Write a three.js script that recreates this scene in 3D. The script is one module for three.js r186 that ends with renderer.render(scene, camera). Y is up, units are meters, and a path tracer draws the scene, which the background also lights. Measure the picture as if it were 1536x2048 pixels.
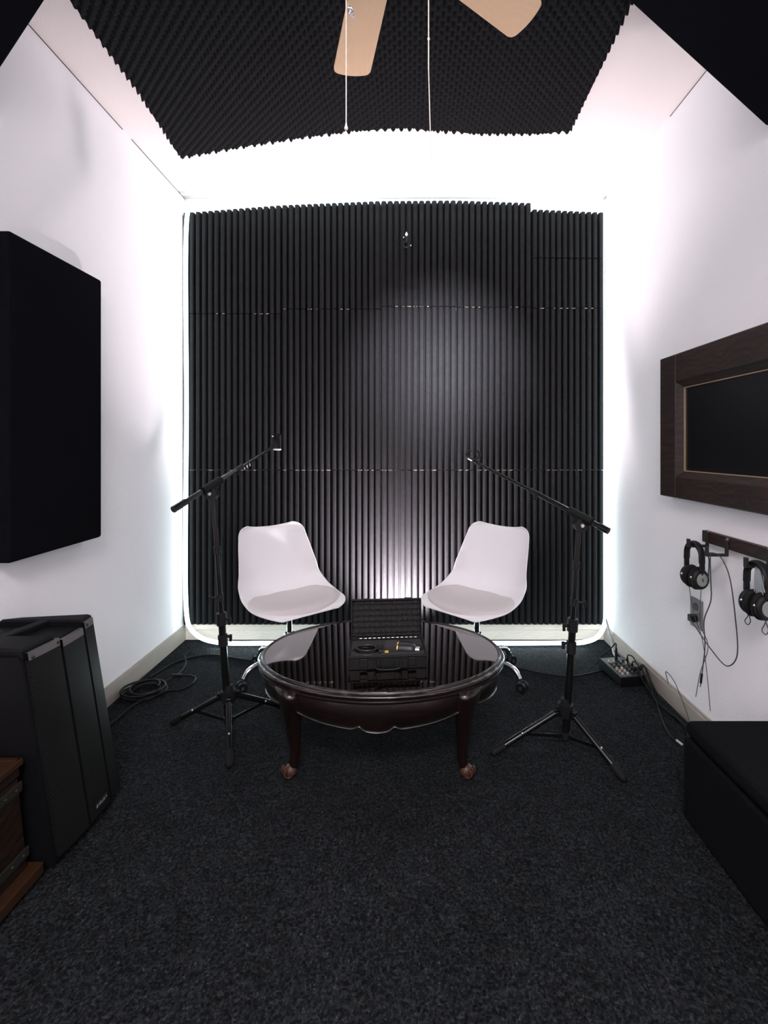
import * as THREE from 'three';
import { RoundedBoxGeometry } from 'three/addons/geometries/RoundedBoxGeometry.js';
import { mergeGeometries, toCreasedNormals } from 'three/addons/utils/BufferGeometryUtils.js';
import { RectAreaLightUniformsLib } from 'three/addons/lights/RectAreaLightUniformsLib.js';

// ------------------------------------------------------------------ camera, exposure, large lights
const scene = new THREE.Scene();
scene.background = new THREE.Color(0x000000);
const camera = new THREE.PerspectiveCamera(2 * Math.atan(1024 / 940) * 180 / Math.PI, 1536 / 2048, 0.02, 30);
camera.position.set(0, 1.19, 0);
camera.lookAt(0, 1.19, -3);
camera.setViewOffset(1536, 2048, -47, 129, 1536, 2048);   // shifted lens: the vanishing point lies above the middle of the picture
const renderer = new THREE.WebGLRenderer({ antialias: true });
renderer.toneMapping = THREE.LinearToneMapping;
renderer.toneMappingExposure = 1.72;
renderer.shadowMap.enabled = true;
RectAreaLightUniformsLib.init();

const V = (x, y, z) => new THREE.Vector3(x, y, z);
const NEON = new THREE.Color().setRGB(0.78, 0.98, 1.0);
const NEON_POWER = 11, NEON_SIDE = 3, NEON_GLOW = 4, FILL = 26;
// light of the tube round the back wall: narrow strips as long as the tube's straight runs, each one turned a little outwards and inwards
function strip(name, w, h, at, towards, power) {
  const l = new THREE.RectAreaLight(NEON, power, w, h);
  l.name = name; l.position.copy(at); scene.add(l); l.lookAt(at.clone().add(towards));
}
strip('neon_strip_left_room', 0.018, 2.34, V(-1.33, 1.38, -2.838), V(0.8, 0, 0.6), NEON_POWER);
strip('neon_strip_left_wall', 0.018, 2.34, V(-1.342, 1.38, -2.838), V(-0.6, 0, 0.8), NEON_SIDE);
strip('neon_strip_right_room', 0.018, 2.34, V(1.198, 1.38, -2.838), V(-0.8, 0, 0.6), NEON_POWER);
strip('neon_strip_right_wall', 0.018, 2.34, V(1.21, 1.38, -2.838), V(0.6, 0, 0.8), NEON_SIDE);
strip('neon_strip_top_room', 2.46, 0.018, V(-0.06, 2.682, -2.838), V(0, -0.8, 0.6), NEON_POWER);
strip('neon_strip_top_ceiling', 2.46, 0.018, V(-0.06, 2.694, -2.838), V(0, 0.6, 0.8), NEON_SIDE);
strip('neon_strip_bottom_room', 2.2, 0.018, V(-0.06, 0.035, -2.786), V(0, 0.7, 0.7), NEON_POWER);
strip('neon_strip_bottom_floor', 2.2, 0.018, V(-0.06, 0.026, -2.786), V(0, -0.5, 0.86), NEON_POWER);

// ------------------------------------------------------------------ helpers
let seed = 7;
const rnd = () => { seed = (seed * 1664525 + 1013904223) >>> 0; return seed / 4294967296; };
const rr = (a, b) => a + (b - a) * rnd();
const used = new Map();
function numbered(name) {
  const n = used.get(name) ?? 0; used.set(name, n + 1);
  return n ? `${name}_${String(n).padStart(3, '0')}` : name;
}
function thing(name, label, category, [x, y, z] = [0, 0, 0], turn = 0, group) {
  const o = new THREE.Group(); o.name = numbered(name); o.position.set(x, y, z); o.rotation.y = turn;
  o.userData = { label, category }; if (group) o.userData.group = group;
  scene.add(o); return o;
}
function prep(g) {
  g = g.index ? g.toNonIndexed() : g.clone();
  for (const k of Object.keys(g.attributes)) if (!['position', 'normal', 'uv'].includes(k)) g.deleteAttribute(k);
  if (!g.attributes.normal) g.computeVertexNormals();
  if (!g.attributes.uv) g.setAttribute('uv', new THREE.BufferAttribute(new Float32Array(g.attributes.position.count * 2), 2));
  return g;
}
function join(list) { const a = [].concat(list).map(prep); return a.length > 1 ? mergeGeometries(a) : a[0]; }
function metres(g) {                       // uv in metres, each face seen along its main axis
  const p = g.attributes.position, n = g.attributes.normal, uv = new Float32Array(p.count * 2);
  for (let i = 0; i < p.count; i++) {
    const ax = Math.abs(n.getX(i)), ay = Math.abs(n.getY(i)), az = Math.abs(n.getZ(i));
    let u, v;
    if (ay >= ax && ay >= az) { u = p.getX(i); v = p.getZ(i); } else if (ax >= az) { u = p.getZ(i); v = p.getY(i); } else { u = p.getX(i); v = p.getY(i); }
    uv[2 * i] = u; uv[2 * i + 1] = v;
  }
  g.setAttribute('uv', new THREE.BufferAttribute(uv, 2)); return g;
}
function part(name, list, mat, parent = scene, label) {
  const g = join(list); if (!g.userData.keepUv) metres(g);
  const m = new THREE.Mesh(g, mat); m.name = parent === scene ? numbered(name) : name;
  m.castShadow = m.receiveShadow = true; if (label) m.userData.label = label;
  parent.add(m); return m;
}
function struct(name, list, mat, parent = scene) { const m = part(name, list, mat, parent); if (parent === scene) m.userData.kind = 'structure'; return m; }
function single(name, list, mat, label, category, group) {
  const m = part(name, list, mat); m.userData = { label, category }; if (group) m.userData.group = group; return m;
}
const box = (w, h, d, x = 0, y = 0, z = 0, r = 0) => (r ? new RoundedBoxGeometry(w, h, d, 2, Math.min(r, w / 2.01, h / 2.01, d / 2.01)) : new THREE.BoxGeometry(w, h, d)).translate(x, y, z);
const span = (x0, x1, y0, y1, z0, z1, r = 0) => box(x1 - x0, y1 - y0, z1 - z0, (x0 + x1) / 2, (y0 + y1) / 2, (z0 + z1) / 2, r);
const cyl = (r0, r1, h, x = 0, y = 0, z = 0, n = 24) => new THREE.CylinderGeometry(r1, r0, h, n).translate(x, y + h / 2, z);   // r0 below
const ball = (r, x, y, z, n = 16) => new THREE.SphereGeometry(r, n, Math.max(6, n / 2)).translate(x, y, z);
function rod(a, b, r0, r1 = r0, n = 16) {
  const d = b.clone().sub(a), g = new THREE.CylinderGeometry(r1, r0, d.length(), n);
  g.applyQuaternion(new THREE.Quaternion().setFromUnitVectors(V(0, 1, 0), d.normalize()));
  return g.translate((a.x + b.x) / 2, (a.y + b.y) / 2, (a.z + b.z) / 2);
}
function bar(a, b, w, h) {                 // rectangular bar, w across, h upright
  const d = b.clone().sub(a), g = new RoundedBoxGeometry(w, h, d.length(), 2, Math.min(w, h) * 0.25);
  const m = new THREE.Matrix4().lookAt(b, a, V(0, 1, 0)); m.setPosition(a.clone().add(b).multiplyScalar(0.5));
  return g.applyMatrix4(m);
}
const tube = (pts, r, seg = 60, n = 8, closed = false) => new THREE.TubeGeometry(new THREE.CatmullRomCurve3(pts.map((p) => (p.isVector3 ? p : V(...p))), closed, 'centripetal'), seg, r, n, closed);
const lathe = (pts, n = 32) => new THREE.LatheGeometry(pts.map(([x, y]) => new THREE.Vector2(x, y)), n);
function grid(nu, nv, f) {                 // f(u, v) -> [x, y, z]
  const p = [], uv = [], ix = [];
  for (let j = 0; j <= nv; j++) for (let i = 0; i <= nu; i++) { p.push(...f(i / nu, j / nv)); uv.push(i / nu, j / nv); }
  for (let j = 0; j < nv; j++) for (let i = 0; i < nu; i++) { const a = j * (nu + 1) + i, b = a + 1, c = a + nu + 1, d = c + 1; ix.push(a, b, d, a, d, c); }
  const g = new THREE.BufferGeometry();
  g.setAttribute('position', new THREE.Float32BufferAttribute(p, 3)); g.setAttribute('uv', new THREE.Float32BufferAttribute(uv, 2)); g.setIndex(ix); g.computeVertexNormals();
  return g;
}
function loft(rings, caps = true) {        // rings of Vector3, all of one length, closed round
  const n = rings[0].length, p = [], ix = [];
  for (const r of rings) for (const v of r) p.push(v.x, v.y, v.z);
  for (let j = 0; j + 1 < rings.length; j++) for (let i = 0; i < n; i++) { const a = j * n + i, b = j * n + (i + 1) % n, c = a + n, d = b + n; ix.push(a, b, d, a, d, c); }
  if (caps) {
    for (const [j, flip] of [[0, true], [rings.length - 1, false]]) {
      const mid = rings[j].reduce((s, v) => s.add(v), V(0, 0, 0)).multiplyScalar(1 / n), k = p.length / 3; p.push(mid.x, mid.y, mid.z);
      for (let i = 0; i < n; i++) { const a = j * n + i, b = j * n + (i + 1) % n; flip ? ix.push(k, b, a) : ix.push(k, a, b); }
    }
  }
  const g = new THREE.BufferGeometry(); g.setAttribute('position', new THREE.Float32BufferAttribute(p, 3)); g.setIndex(ix);
  g.computeVertexNormals(); return g;
}
const creased = (g, a = 0.6) => toCreasedNormals(prep(g), a);
function solid(nu, nv, f, thick) {         // a sheet with thickness along its normals and a rounded lip
  const top = grid(nu, nv, f), P = top.attributes.position, N = top.attributes.normal, at = (i, j, s) => { const k = j * (nu + 1) + i; return V(P.getX(k) + N.getX(k) * s, P.getY(k) + N.getY(k) * s, P.getZ(k) + N.getZ(k) * s); };
  const low = grid(nu, nv, (u, v) => at(Math.round(u * nu), Math.round(v * nv), -thick).toArray());
  const ix = Array.from(low.index.array); for (let i = 0; i < ix.length; i += 3) [ix[i], ix[i + 1]] = [ix[i + 1], ix[i]]; low.setIndex(ix); low.computeVertexNormals();
  const rim = []; for (let i = 0; i < nu; i++) rim.push([i, 0]); for (let j = 0; j < nv; j++) rim.push([nu, j]); for (let i = nu; i > 0; i--) rim.push([i, nv]); for (let j = nv; j > 0; j--) rim.push([0, j]);
  const lip = tube(rim.filter((_, k) => k % 2 === 0).map(([i, j]) => at(i, j, -thick / 2)), thick / 2 * 1.02, rim.length * 2, 8, true);
  return [top, low, lip];
}

// ------------------------------------------------------------------ computed textures
function noise2(size, cells, s) {          // tileable value noise, 0..1
  const g = new Float32Array(cells * cells); let k = s >>> 0; for (let i = 0; i < g.length; i++) { k = (k * 1664525 + 1013904223) >>> 0; g[i] = k / 4294967296; }
  const out = new Float32Array(size * size);
  for (let y = 0; y < size; y++) for (let x = 0; x < size; x++) {
    const fx = x / size * cells, fy = y / size * cells, x0 = Math.floor(fx), y0 = Math.floor(fy), u = fx - x0, v = fy - y0, a = u * u * (3 - 2 * u), b = v * v * (3 - 2 * v);
    const q = (i, j) => g[((j % cells) * cells) + (i % cells)];
    out[y * size + x] = (q(x0, y0) * (1 - a) + q(x0 + 1, y0) * a) * (1 - b) + (q(x0, y0 + 1) * (1 - a) + q(x0 + 1, y0 + 1) * a) * b;
  }
  return out;
}
function texture(size, f, srgb, perMetre) {
  const d = new Uint8Array(size * size * 4);
  for (let y = 0; y < size; y++) for (let x = 0; x < size; x++) { const c = f(x, y, y * size + x), o = (y * size + x) * 4; for (let k = 0; k < 3; k++) d[o + k] = Math.max(0, Math.min(255, Math.round(c[k]))); d[o + 3] = 255; }
  const t = new THREE.DataTexture(d, size, size); t.wrapS = t.wrapT = THREE.RepeatWrapping; t.magFilter = THREE.LinearFilter; t.minFilter = THREE.LinearMipmapLinearFilter;
  if (srgb) t.colorSpace = THREE.SRGBColorSpace; t.repeat.set(perMetre, perMetre); t.needsUpdate = true; return t;
}
const g1 = (v) => [v, v, v];
const S = 1024;
const nFine = noise2(S, 512, 11), nMid = noise2(S, 200, 12), nLow = noise2(S, 24, 13), nBig = noise2(S, 6, 14), nLoop = noise2(S, 190, 15), nTuft = noise2(S, 120, 16);
// looped carpet: near black loops with grey, brown and bluish flecks
const carpetMap = texture(S, (x, y, i) => {
  const l = nFine[i] * 0.25 + nLoop[i] * 0.4 + nTuft[i] * 0.35, patch = (nLow[i] - 0.5) * 6 + (nBig[i] - 0.5) * 6;
  let v = 40 + (l - 0.5) * 92 + patch; const fleck = nMid[i] > 0.78 ? (nMid[i] - 0.78) * 190 : 0;
  const tint = nLow[(i + 5000) % (S * S)] * 2 + nFine[(i + 777) % (S * S)] * 8 - 5;
  v = Math.max(8, v + fleck); return [v + tint * 0.6, v + 0.5, v + 3 - tint * 0.4];
}, true, 1.35);
const carpetBump = texture(S, (x, y, i) => g1(255 * (nLoop[i] * 0.5 + nTuft[i] * 0.3 + nFine[i] * 0.2)), false, 1.35);
const plasterBump = texture(S, (x, y, i) => g1(255 * (nLow[i] * 0.3 + nMid[i] * 0.5 + nFine[i] * 0.2)), false, 0.8);
const fuzzBump = texture(512, (x, y) => g1(255 * nFine[(y * 2) * S + x * 2]), false, 5);
const foamMap = texture(512, (x, y) => { const i = (y * 2) * S + x * 2, v = 29 + (nFine[i] - 0.5) * 17 + (nLow[i] - 0.5) * 6; return [v - 0.5, v, v + 2]; }, true, 3);
function woodMap(dark, light, s, knots = []) {
  const a = noise2(512, 8, s), b = noise2(512, 64, s + 1), c = noise2(512, 4, s + 2);
  return texture(512, (x, y) => {
    let yy = y; for (const [kx, ky, r] of knots) { const dx = x - kx, dy = y - ky, q = Math.exp(-(dx * dx / (r * r * 3) + dy * dy / (r * r))); yy += q * dy * 1.4; }
    const i = (Math.floor(((yy % 512) + 512) % 512)) * 512 + (x >> 3), j = (Math.floor(((yy % 512) + 512) % 512)) * 512 + (x >> 1);
    const rings = 0.5 + 0.5 * Math.sin((yy + a[(y * 512 + x)] * 70) * 0.22), t = Math.min(1, Math.max(0, 0.35 * rings + 0.4 * b[i] + 0.3 * c[j] - 0.1 + 0.12 * (nFine[(y * S + x)] - 0.5)));
    return [0, 1, 2].map((k) => dark[k] + (light[k] - dark[k]) * t);
  }, true, 2.2);
}
const walnutMap = woodMap([14, 7, 5], [70, 40, 31], 31, [[120, 380, 26], [400, 120, 20]]);
const tableMap = woodMap([8, 4, 4], [34, 17, 12], 41);
const chestMap = woodMap([9, 4, 2], [48, 28, 16], 51, [[300, 250, 22]]);
const bladeMap = woodMap([232, 194, 156], [238, 200, 163], 61);
const boardMap = woodMap([216, 204, 192], [232, 222, 212], 71, [[90, 200, 14], [360, 330, 12]]);
const perforated = texture(256, (x, y) => { const px = x % 16, py = y % 16, ox = (Math.floor(y / 16) % 2) * 8, dx = ((px + ox) % 16) - 8, dy = py - 8; return g1(dx * dx + dy * dy < 22 ? 1 : 33); }, true, 9);

// ------------------------------------------------------------------ materials
const std = (o) => new THREE.MeshStandardMaterial(o), phys = (o) => new THREE.MeshPhysicalMaterial(o);
const lin = (r, g, b) => new THREE.Color().setRGB(r, g, b);
const M = {
  carpet: phys({ map: carpetMap, color: lin(0.44, 0.475, 0.50), roughness: 1, bumpMap: carpetBump, bumpScale: 0.005, specularIntensity: 0.2 }),
  wall: std({ color: lin(0.88, 0.855, 0.88), roughness: 0.75, bumpMap: plasterBump, bumpScale: 0.0006 }),
  ceiling: std({ color: lin(0.69, 0.63, 0.62), roughness: 0.85, bumpMap: plasterBump, bumpScale: 0.0008 }),
  crackShade: std({ color: lin(0.05, 0.045, 0.04), roughness: 1 }),
  baseboard: std({ color: lin(0.36, 0.32, 0.285), roughness: 0.55 }),
  board: std({ map: boardMap, roughness: 0.7 }),
  wedgeFoam: phys({ map: foamMap, roughness: 0.9, bumpMap: fuzzBump, bumpScale: 0.0008, specularIntensity: 0.35 }),
  eggFoam: phys({ map: foamMap, roughness: 0.95, specularIntensity: 0.3 }),
  glue: std({ color: lin(0.42, 0.34, 0.27), roughness: 0.9 }),
  cloth: phys({ color: lin(0.0045, 0.0045, 0.006), roughness: 0.95, specularIntensity: 0.15, bumpMap: fuzzBump, bumpScale: 0.001 }),
  clothPanel: phys({ color: lin(0.0045, 0.0045, 0.0065), roughness: 0.95, specularIntensity: 0.08, bumpMap: fuzzBump, bumpScale: 0.001 }),
  neon: std({ color: lin(0.9, 0.95, 0.95), roughness: 0.4, emissive: NEON, emissiveIntensity: NEON_GLOW }),
  blade: std({ map: bladeMap, roughness: 0.5 }),
  brass: std({ color: lin(0.75, 0.62, 0.42), roughness: 0.35, metalness: 1 }),
  fanMetal: std({ color: lin(0.72, 0.70, 0.66), roughness: 0.4, metalness: 0.6 }),
  cord: std({ color: lin(0.75, 0.70, 0.64), roughness: 0.7 }),
  crystal: phys({ color: lin(0.9, 0.9, 0.95), roughness: 0.05, transmission: 0.9, thickness: 0.01, ior: 1.5 }),
  shell: phys({ color: lin(0.80, 0.78, 0.80), roughness: 0.62, specularIntensity: 0.6 }),
  pad: std({ color: lin(0.62, 0.57, 0.57), roughness: 0.7, bumpMap: fuzzBump, bumpScale: 0.0004 }),
  chrome: std({ color: lin(0.82, 0.82, 0.85), roughness: 0.12, metalness: 1 }),
  plastic: phys({ color: lin(0.008, 0.008, 0.009), roughness: 0.5, specularIntensity: 0.5 }),
  rubber: phys({ color: lin(0.006, 0.006, 0.006), roughness: 0.7, specularIntensity: 0.4 }),
  standPaint: phys({ color: lin(0.006, 0.006, 0.006), roughness: 0.22, specularIntensity: 0.7 }),
  steel: std({ color: lin(0.62, 0.58, 0.55), roughness: 0.3, metalness: 1 }),
  tableWood: phys({ map: tableMap, roughness: 0.3, clearcoat: 0.6, clearcoatRoughness: 0.15 }),
  tableTop: phys({ map: tableMap, color: lin(0.5, 0.5, 0.5), roughness: 0.05, ior: 1.6, clearcoat: 1, clearcoatRoughness: 0.015 }),
  footWood: std({ color: lin(0.055, 0.022, 0.013), roughness: 0.45 }),
  caseShell: phys({ color: lin(0.0065, 0.007, 0.0075), roughness: 0.5, specularIntensity: 0.5 }),
  caseFoam: std({ color: lin(0.028, 0.026, 0.028), roughness: 0.95, bumpMap: fuzzBump, bumpScale: 0.001 }),
  gold: std({ color: lin(0.85, 0.52, 0.16), roughness: 0.25, metalness: 1 }),
  micBlack: std({ color: lin(0.012, 0.012, 0.013), roughness: 0.35 }),
  walnut: std({ map: walnutMap, roughness: 0.55 }),
  gilt: std({ color: lin(0.30, 0.20, 0.13), roughness: 0.55 }),
  screen: phys({ color: lin(0.006, 0.006, 0.007), roughness: 0.16, clearcoat: 0.4, clearcoatRoughness: 0.08 }),
  greyDisc: std({ color: lin(0.23, 0.24, 0.225), roughness: 0.5 }),
  mark: std({ color: lin(0.03, 0.03, 0.03), roughness: 0.5 }),
  plate: std({ color: lin(0.16, 0.15, 0.155), roughness: 0.5 }),
  plateDark: std({ color: lin(0.03, 0.03, 0.03), roughness: 0.6 }),
  wire: std({ color: lin(0.05, 0.047, 0.05), roughness: 0.6 }),
  wireGrey: std({ color: lin(0.30, 0.33, 0.35), roughness: 0.5 }),
  wireBlack: phys({ color: lin(0.007, 0.007, 0.008), roughness: 0.6, specularIntensity: 0.4 }),
  speaker: phys({ color: lin(0.005, 0.005, 0.006), roughness: 0.5, specularIntensity: 0.2 }),
  lip: std({ color: lin(0.14, 0.125, 0.13), roughness: 0.4, metalness: 0.5 }),
  grille: phys({ map: perforated, roughness: 0.42, metalness: 0.25, specularIntensity: 0.25 }),
  chestWood: phys({ map: chestMap, roughness: 0.6, specularIntensity: 0.3 }),
  chestEdge: phys({ color: lin(0.026, 0.0105, 0.004), roughness: 0.6, specularIntensity: 0.3 }),
  iron: std({ color: lin(0.03, 0.027, 0.024), roughness: 0.5, metalness: 0.5 }),
  knobLight: std({ color: lin(0.40, 0.33, 0.27), roughness: 0.5 }),
  knobDark: std({ color: lin(0.02, 0.02, 0.02), roughness: 0.5 }),
  mixerTop: std({ color: lin(0.022, 0.022, 0.025), roughness: 0.5 }),
  paleTip: std({ color: lin(0.8, 0.78, 0.74), roughness: 0.4 }),
  diffuser: std({ color: lin(0.9, 0.88, 0.88), roughness: 0.6, emissive: lin(1.0, 0.93, 0.95), emissiveIntensity: 2 }),
  lampGlass: std({ color: lin(0.9, 0.85, 0.87), roughness: 0.4, emissive: lin(1.0, 0.86, 0.91), emissiveIntensity: 6 }),
};

// ------------------------------------------------------------------ the room
const XL = -1.387, XR = 1.228, H = 2.742, ZB = -2.93, ZF = 1.5;
struct('floor', span(XL - 0.1, XR + 0.1, -0.1, 0, ZB - 0.1, ZF + 0.1), M.carpet);
struct('ceiling', span(XL - 0.1, XR + 0.1, H, H + 0.1, ZB - 0.1, ZF + 0.1), M.ceiling);
struct('wall_back', span(XL - 0.1, XR + 0.1, 0, H, ZB - 0.1, ZB), M.wall);
struct('wall_front', span(XL - 0.1, XR + 0.1, 0, H, ZF, ZF + 0.1), M.wall);
// the side walls stop a few millimetres short of the ceiling where the joint has opened
struct('wall_left', [span(XL - 0.1, XL, 0, H - 0.007, ZB, ZF), span(XL - 0.1, XL, H - 0.007, H, -2.36, -2.29), span(XL - 0.1, XL, H - 0.007, H, -1.2, ZF)], M.wall);
struct('wall_right', [span(XR, XR + 0.1, 0, H - 0.007, ZB, ZF), span(XR, XR + 0.1, H - 0.007, H, -2.9, -2.2), span(XR, XR + 0.1, H - 0.007, H, -1.2, ZF)], M.wall);
struct('trim_1', [span(XL - 0.1, XL - 0.0015, H - 0.007, H, -2.93, -1.2)], M.crackShade);  // dark filler in the open joints, the shade of the gap put into its colour
struct('trim_2', [span(XR + 0.0015, XR + 0.1, H - 0.007, H, -2.2, -1.2)], M.crackShade);
const skirt = (x0, x1) => { const inner = x0 < 0 ? x1 : x0, dir = x0 < 0 ? -1 : 1; return [span(x0, x1, 0, 0.072, ZB, ZF), span(Math.min(inner, inner + dir * 0.009), Math.max(inner, inner + dir * 0.009), 0.072, 0.09, ZB, ZF, 0.003)]; };
struct('baseboard_left', [span(XL, XL + 0.014, 0, 0.076, ZB, ZF), span(XL, XL + 0.009, 0.076, 0.09, ZB, ZF)], M.baseboard);
struct('baseboard_right', [span(XR - 0.014, XR, 0, 0.076, ZB, ZF), span(XR - 0.009, XR, 0.076, 0.09, ZB, ZF)], M.baseboard);
const bb = struct('baseboard_back', [span(XL + 0.014, XR - 0.014, 0, 0.062, ZB, ZB + 0.02)], M.board);
part('moulding', [span(XL + 0.014, XR - 0.014, 0.064, 0.099, ZB, ZB + 0.03, 0.004)], M.board, bb);

// ------------------------------------------------------------------ wedge foam on the back wall
const PITCH = 0.0385;
function wedgePanel(x0, x1, y0, y1L, y1R, label, dz = 0) {
  const n = Math.round((x1 - x0) / PITCH), w = (x1 - x0) / n, s = new THREE.Shape(), base = 0.012, top = 0.046;
  s.moveTo(0, 0); s.lineTo(0, base);
  for (let k = 0; k < n; k++) for (let q = 0; q <= 8; q++) { const u = q / 8, e = 1 - Math.pow(Math.abs(2 * u - 1), 4); s.lineTo((k + 0.045 + 0.91 * u) * w, base + (top - base) * Math.pow(Math.max(e, 0), 0.7)); }
  s.lineTo(x1 - x0, base); s.lineTo(x1 - x0, 0); s.closePath();
  const hgt = Math.max(y1L, y1R) - y0;
  let g = new THREE.ExtrudeGeometry(s, { depth: hgt, bevelEnabled: false, steps: 1 });
  g.rotateX(-Math.PI / 2);                                             // depth goes up, relief faces -z
  g.scale(1, 1, -1); const p = g.attributes.position; for (let i = 0; i < p.count; i += 3) { const v = [0, 1, 2].map((c) => [p.getX(i + c), p.getY(i + c), p.getZ(i + c)]); [[0, 0], [1, 2], [2, 1]].forEach(([a, b]) => p.setXYZ(i + a, ...v[b])); }
  for (let i = 0; i < p.count; i++) if (p.getY(i) > hgt / 2) { const t = p.getX(i) / (x1 - x0); p.setY(i, y1L + (y1R - y1L) * t - y0); }
  g.deleteAttribute('normal'); g.deleteAttribute('uv'); g.computeVertexNormals(); g = creased(g, 0.7);
  const m = part('foam_panel', g, M.wedgeFoam); m.position.set(x0, y0, ZB + dz);
  m.userData = { label, category: 'foam panel', group: 'ridged foam panels on the back wall' };
  return m;
}
const cols = [[XL + 0.004, -0.777], [-0.775, -0.167], [-0.165, 0.301], [0.303, 0.764], [0.766, XR - 0.018]];
const colSeam = [2.012, 2.04, 2.056, 2.052, 2.045], colTop = [[2.628, 2.676], [2.676, 2.702], [2.702, 2.706], [2.706, 2.69], [2.652, 2.632]];
const colWord = ['next to the left wall', 'behind the chair by the left wall', 'at the middle of the back wall', 'behind the chair by the right wall', 'next to the right wall'];
cols.forEach(([a, b], c) => {
  const g2 = wedgePanel(a, b, 0.103, 1.049, 1.049, `charcoal ridged foam panel, bottom row, ${colWord[c]}`);
  const mid = wedgePanel(a, b, 1.053, colSeam[c] - 0.002, colSeam[c] - 0.002, `charcoal ridged foam panel, tall middle row, ${colWord[c]}`, rr(0, 0.002));
  if (c < 4) wedgePanel(a, b, colSeam[c] + 0.002, colTop[c][0], colTop[c][1], `charcoal ridged foam panel, top row under the ceiling, ${colWord[c]}`, rr(0, 0.002));
  else {
    wedgePanel(a, b, colSeam[c] + 0.002, 2.352, 2.348, `short charcoal ridged foam strip below the cut-down top corner piece by the right wall`);
    wedgePanel(a, b, 2.356, colTop[c][0], colTop[c][1], `charcoal ridged foam piece cut lower than its neighbour, bare wall above it`);
  }
  // crumbs of dried glue and torn backing that show along the seams above this panel
  glue(g2, a, b, 1.051, 7); glue(mid, a, b, colSeam[c], 5);
});
function glue(panel, a, b, y, count) {
  const bits = [], n = Math.floor((b - a) / PITCH);
  for (let k = 0; k < count; k++) { let q = Math.floor(rr(0, n - 2)); for (let r = 0; r < 1 + Math.floor(rr(0, 2.4)); r++) bits.push(box(rr(0.010, 0.026), rr(0.002, 0.0035), 0.003, (q + r + 0.5) * PITCH + 0.002, y - panel.position.y - 0.0005, 0.0445)); }
  const m = part('glue_residue', bits, M.glue, panel, 'beige dried glue along the seam'); m.userData.kind = 'stuff';
}

// ------------------------------------------------------------------ light rope round the back wall
{
  const z = -2.852, zf = -2.80, pts = [];
  const path = new THREE.CurvePath();
  const P = [V(-1.336, 0.19, z + 0.01), V(-1.341, 1.4, z), V(-1.334, 2.62, z), V(-1.318, 2.662, z), V(-1.27, 2.672, z), V(-0.6, 2.706, z), V(0, 2.722, z), V(0.6, 2.718, z), V(0.9, 2.70, z), V(1.15, 2.662, z), V(1.196, 2.648, z), V(1.207, 2.60, z), V(1.21, 1.4, z), V(1.20, 0.2, z + 0.01), V(1.185, 0.12, -2.83), V(1.14, 0.062, -2.81), V(1.06, 0.032, zf), V(0.9, 0.026, zf), V(0, 0.024, zf), V(-0.8, 0.024, zf), V(-1.15, 0.032, zf), V(-1.25, 0.062, -2.81), V(-1.315, 0.115, -2.83)];
  const g = new THREE.TubeGeometry(new THREE.CatmullRomCurve3(P, true, 'centripetal'), 420, 0.0125, 10, true);
  const rope = thing('neon_light_rope', 'glowing white neon light rope running round the edge of the back wall', 'light rope');
  part('neon_tube', g, M.neon, rope);
  part('neon_power_lead', tube([[1.195, 0.16, -2.83], [1.203, 0.06, -2.78], [1.19, 0.012, -2.72], [1.175, 0.012, -2.66], [1.185, 0.012, -2.60], [1.17, 0.012, -2.575]], 0.006, 40, 8), M.wireGrey, rope, 'pale grey lead running down to the floor');
}

// ------------------------------------------------------------------ floor light between the chairs, behind the table
{
  const t = thing('floor_uplight', 'small black floor lamp shining up the foam wall behind the table', 'lamp', [-0.045, 0, -2.70]);
  part('housing', [lathe([[0.0, 0.0], [0.045, 0.0], [0.05, 0.01], [0.05, 0.09], [0.056, 0.105], [0.05, 0.105], [0.046, 0.09], [0, 0.085]], 28)], M.plastic, t);
  part('lamp_lens', [cyl(0.044, 0.044, 0.006, 0, 0.09, 0, 24)], M.lampGlass, t);
  for (const x of [-0.06, 0.06]) part('bracket', [box(0.012, 0.06, 0.02, x, 0.03, 0, 0.003)], M.plastic, t);
  const l = new THREE.SpotLight(lin(1.0, 0.87, 0.92), 23, 0, 1.13, 0.75, 2); l.name = 'floor_uplight_beam'; l.castShadow = true; l.shadow.radius = 2.2;
  l.position.set(0, 0.112, 0); l.target.position.set(0, 1.2, -0.5); t.add(l); t.add(l.target);
}

// ------------------------------------------------------------------ unseen ceiling panel behind the camera, placed to light side walls and chair fronts
{
  const t = thing('unseen_ceiling_panel', 'unseen flat light panel behind the camera, placed to light the side walls', 'ceiling light', [-0.08, H, 0.8]);
  part('panel_frame', [box(0.96, 0.03, 0.66, 0, -0.015, 0, 0.004)], M.fanMetal, t);
  part('light_diffuser', [box(0.9, 0.004, 0.6, 0, -0.031, 0)], M.diffuser, t);
  const l = new THREE.RectAreaLight(lin(1.0, 0.93, 0.95), FILL, 0.9, 0.6); l.name = 'unseen_ceiling_panel_glow'; l.position.set(0, -0.036, 0); l.rotation.x = -Math.PI / 2; t.add(l);
}

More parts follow.
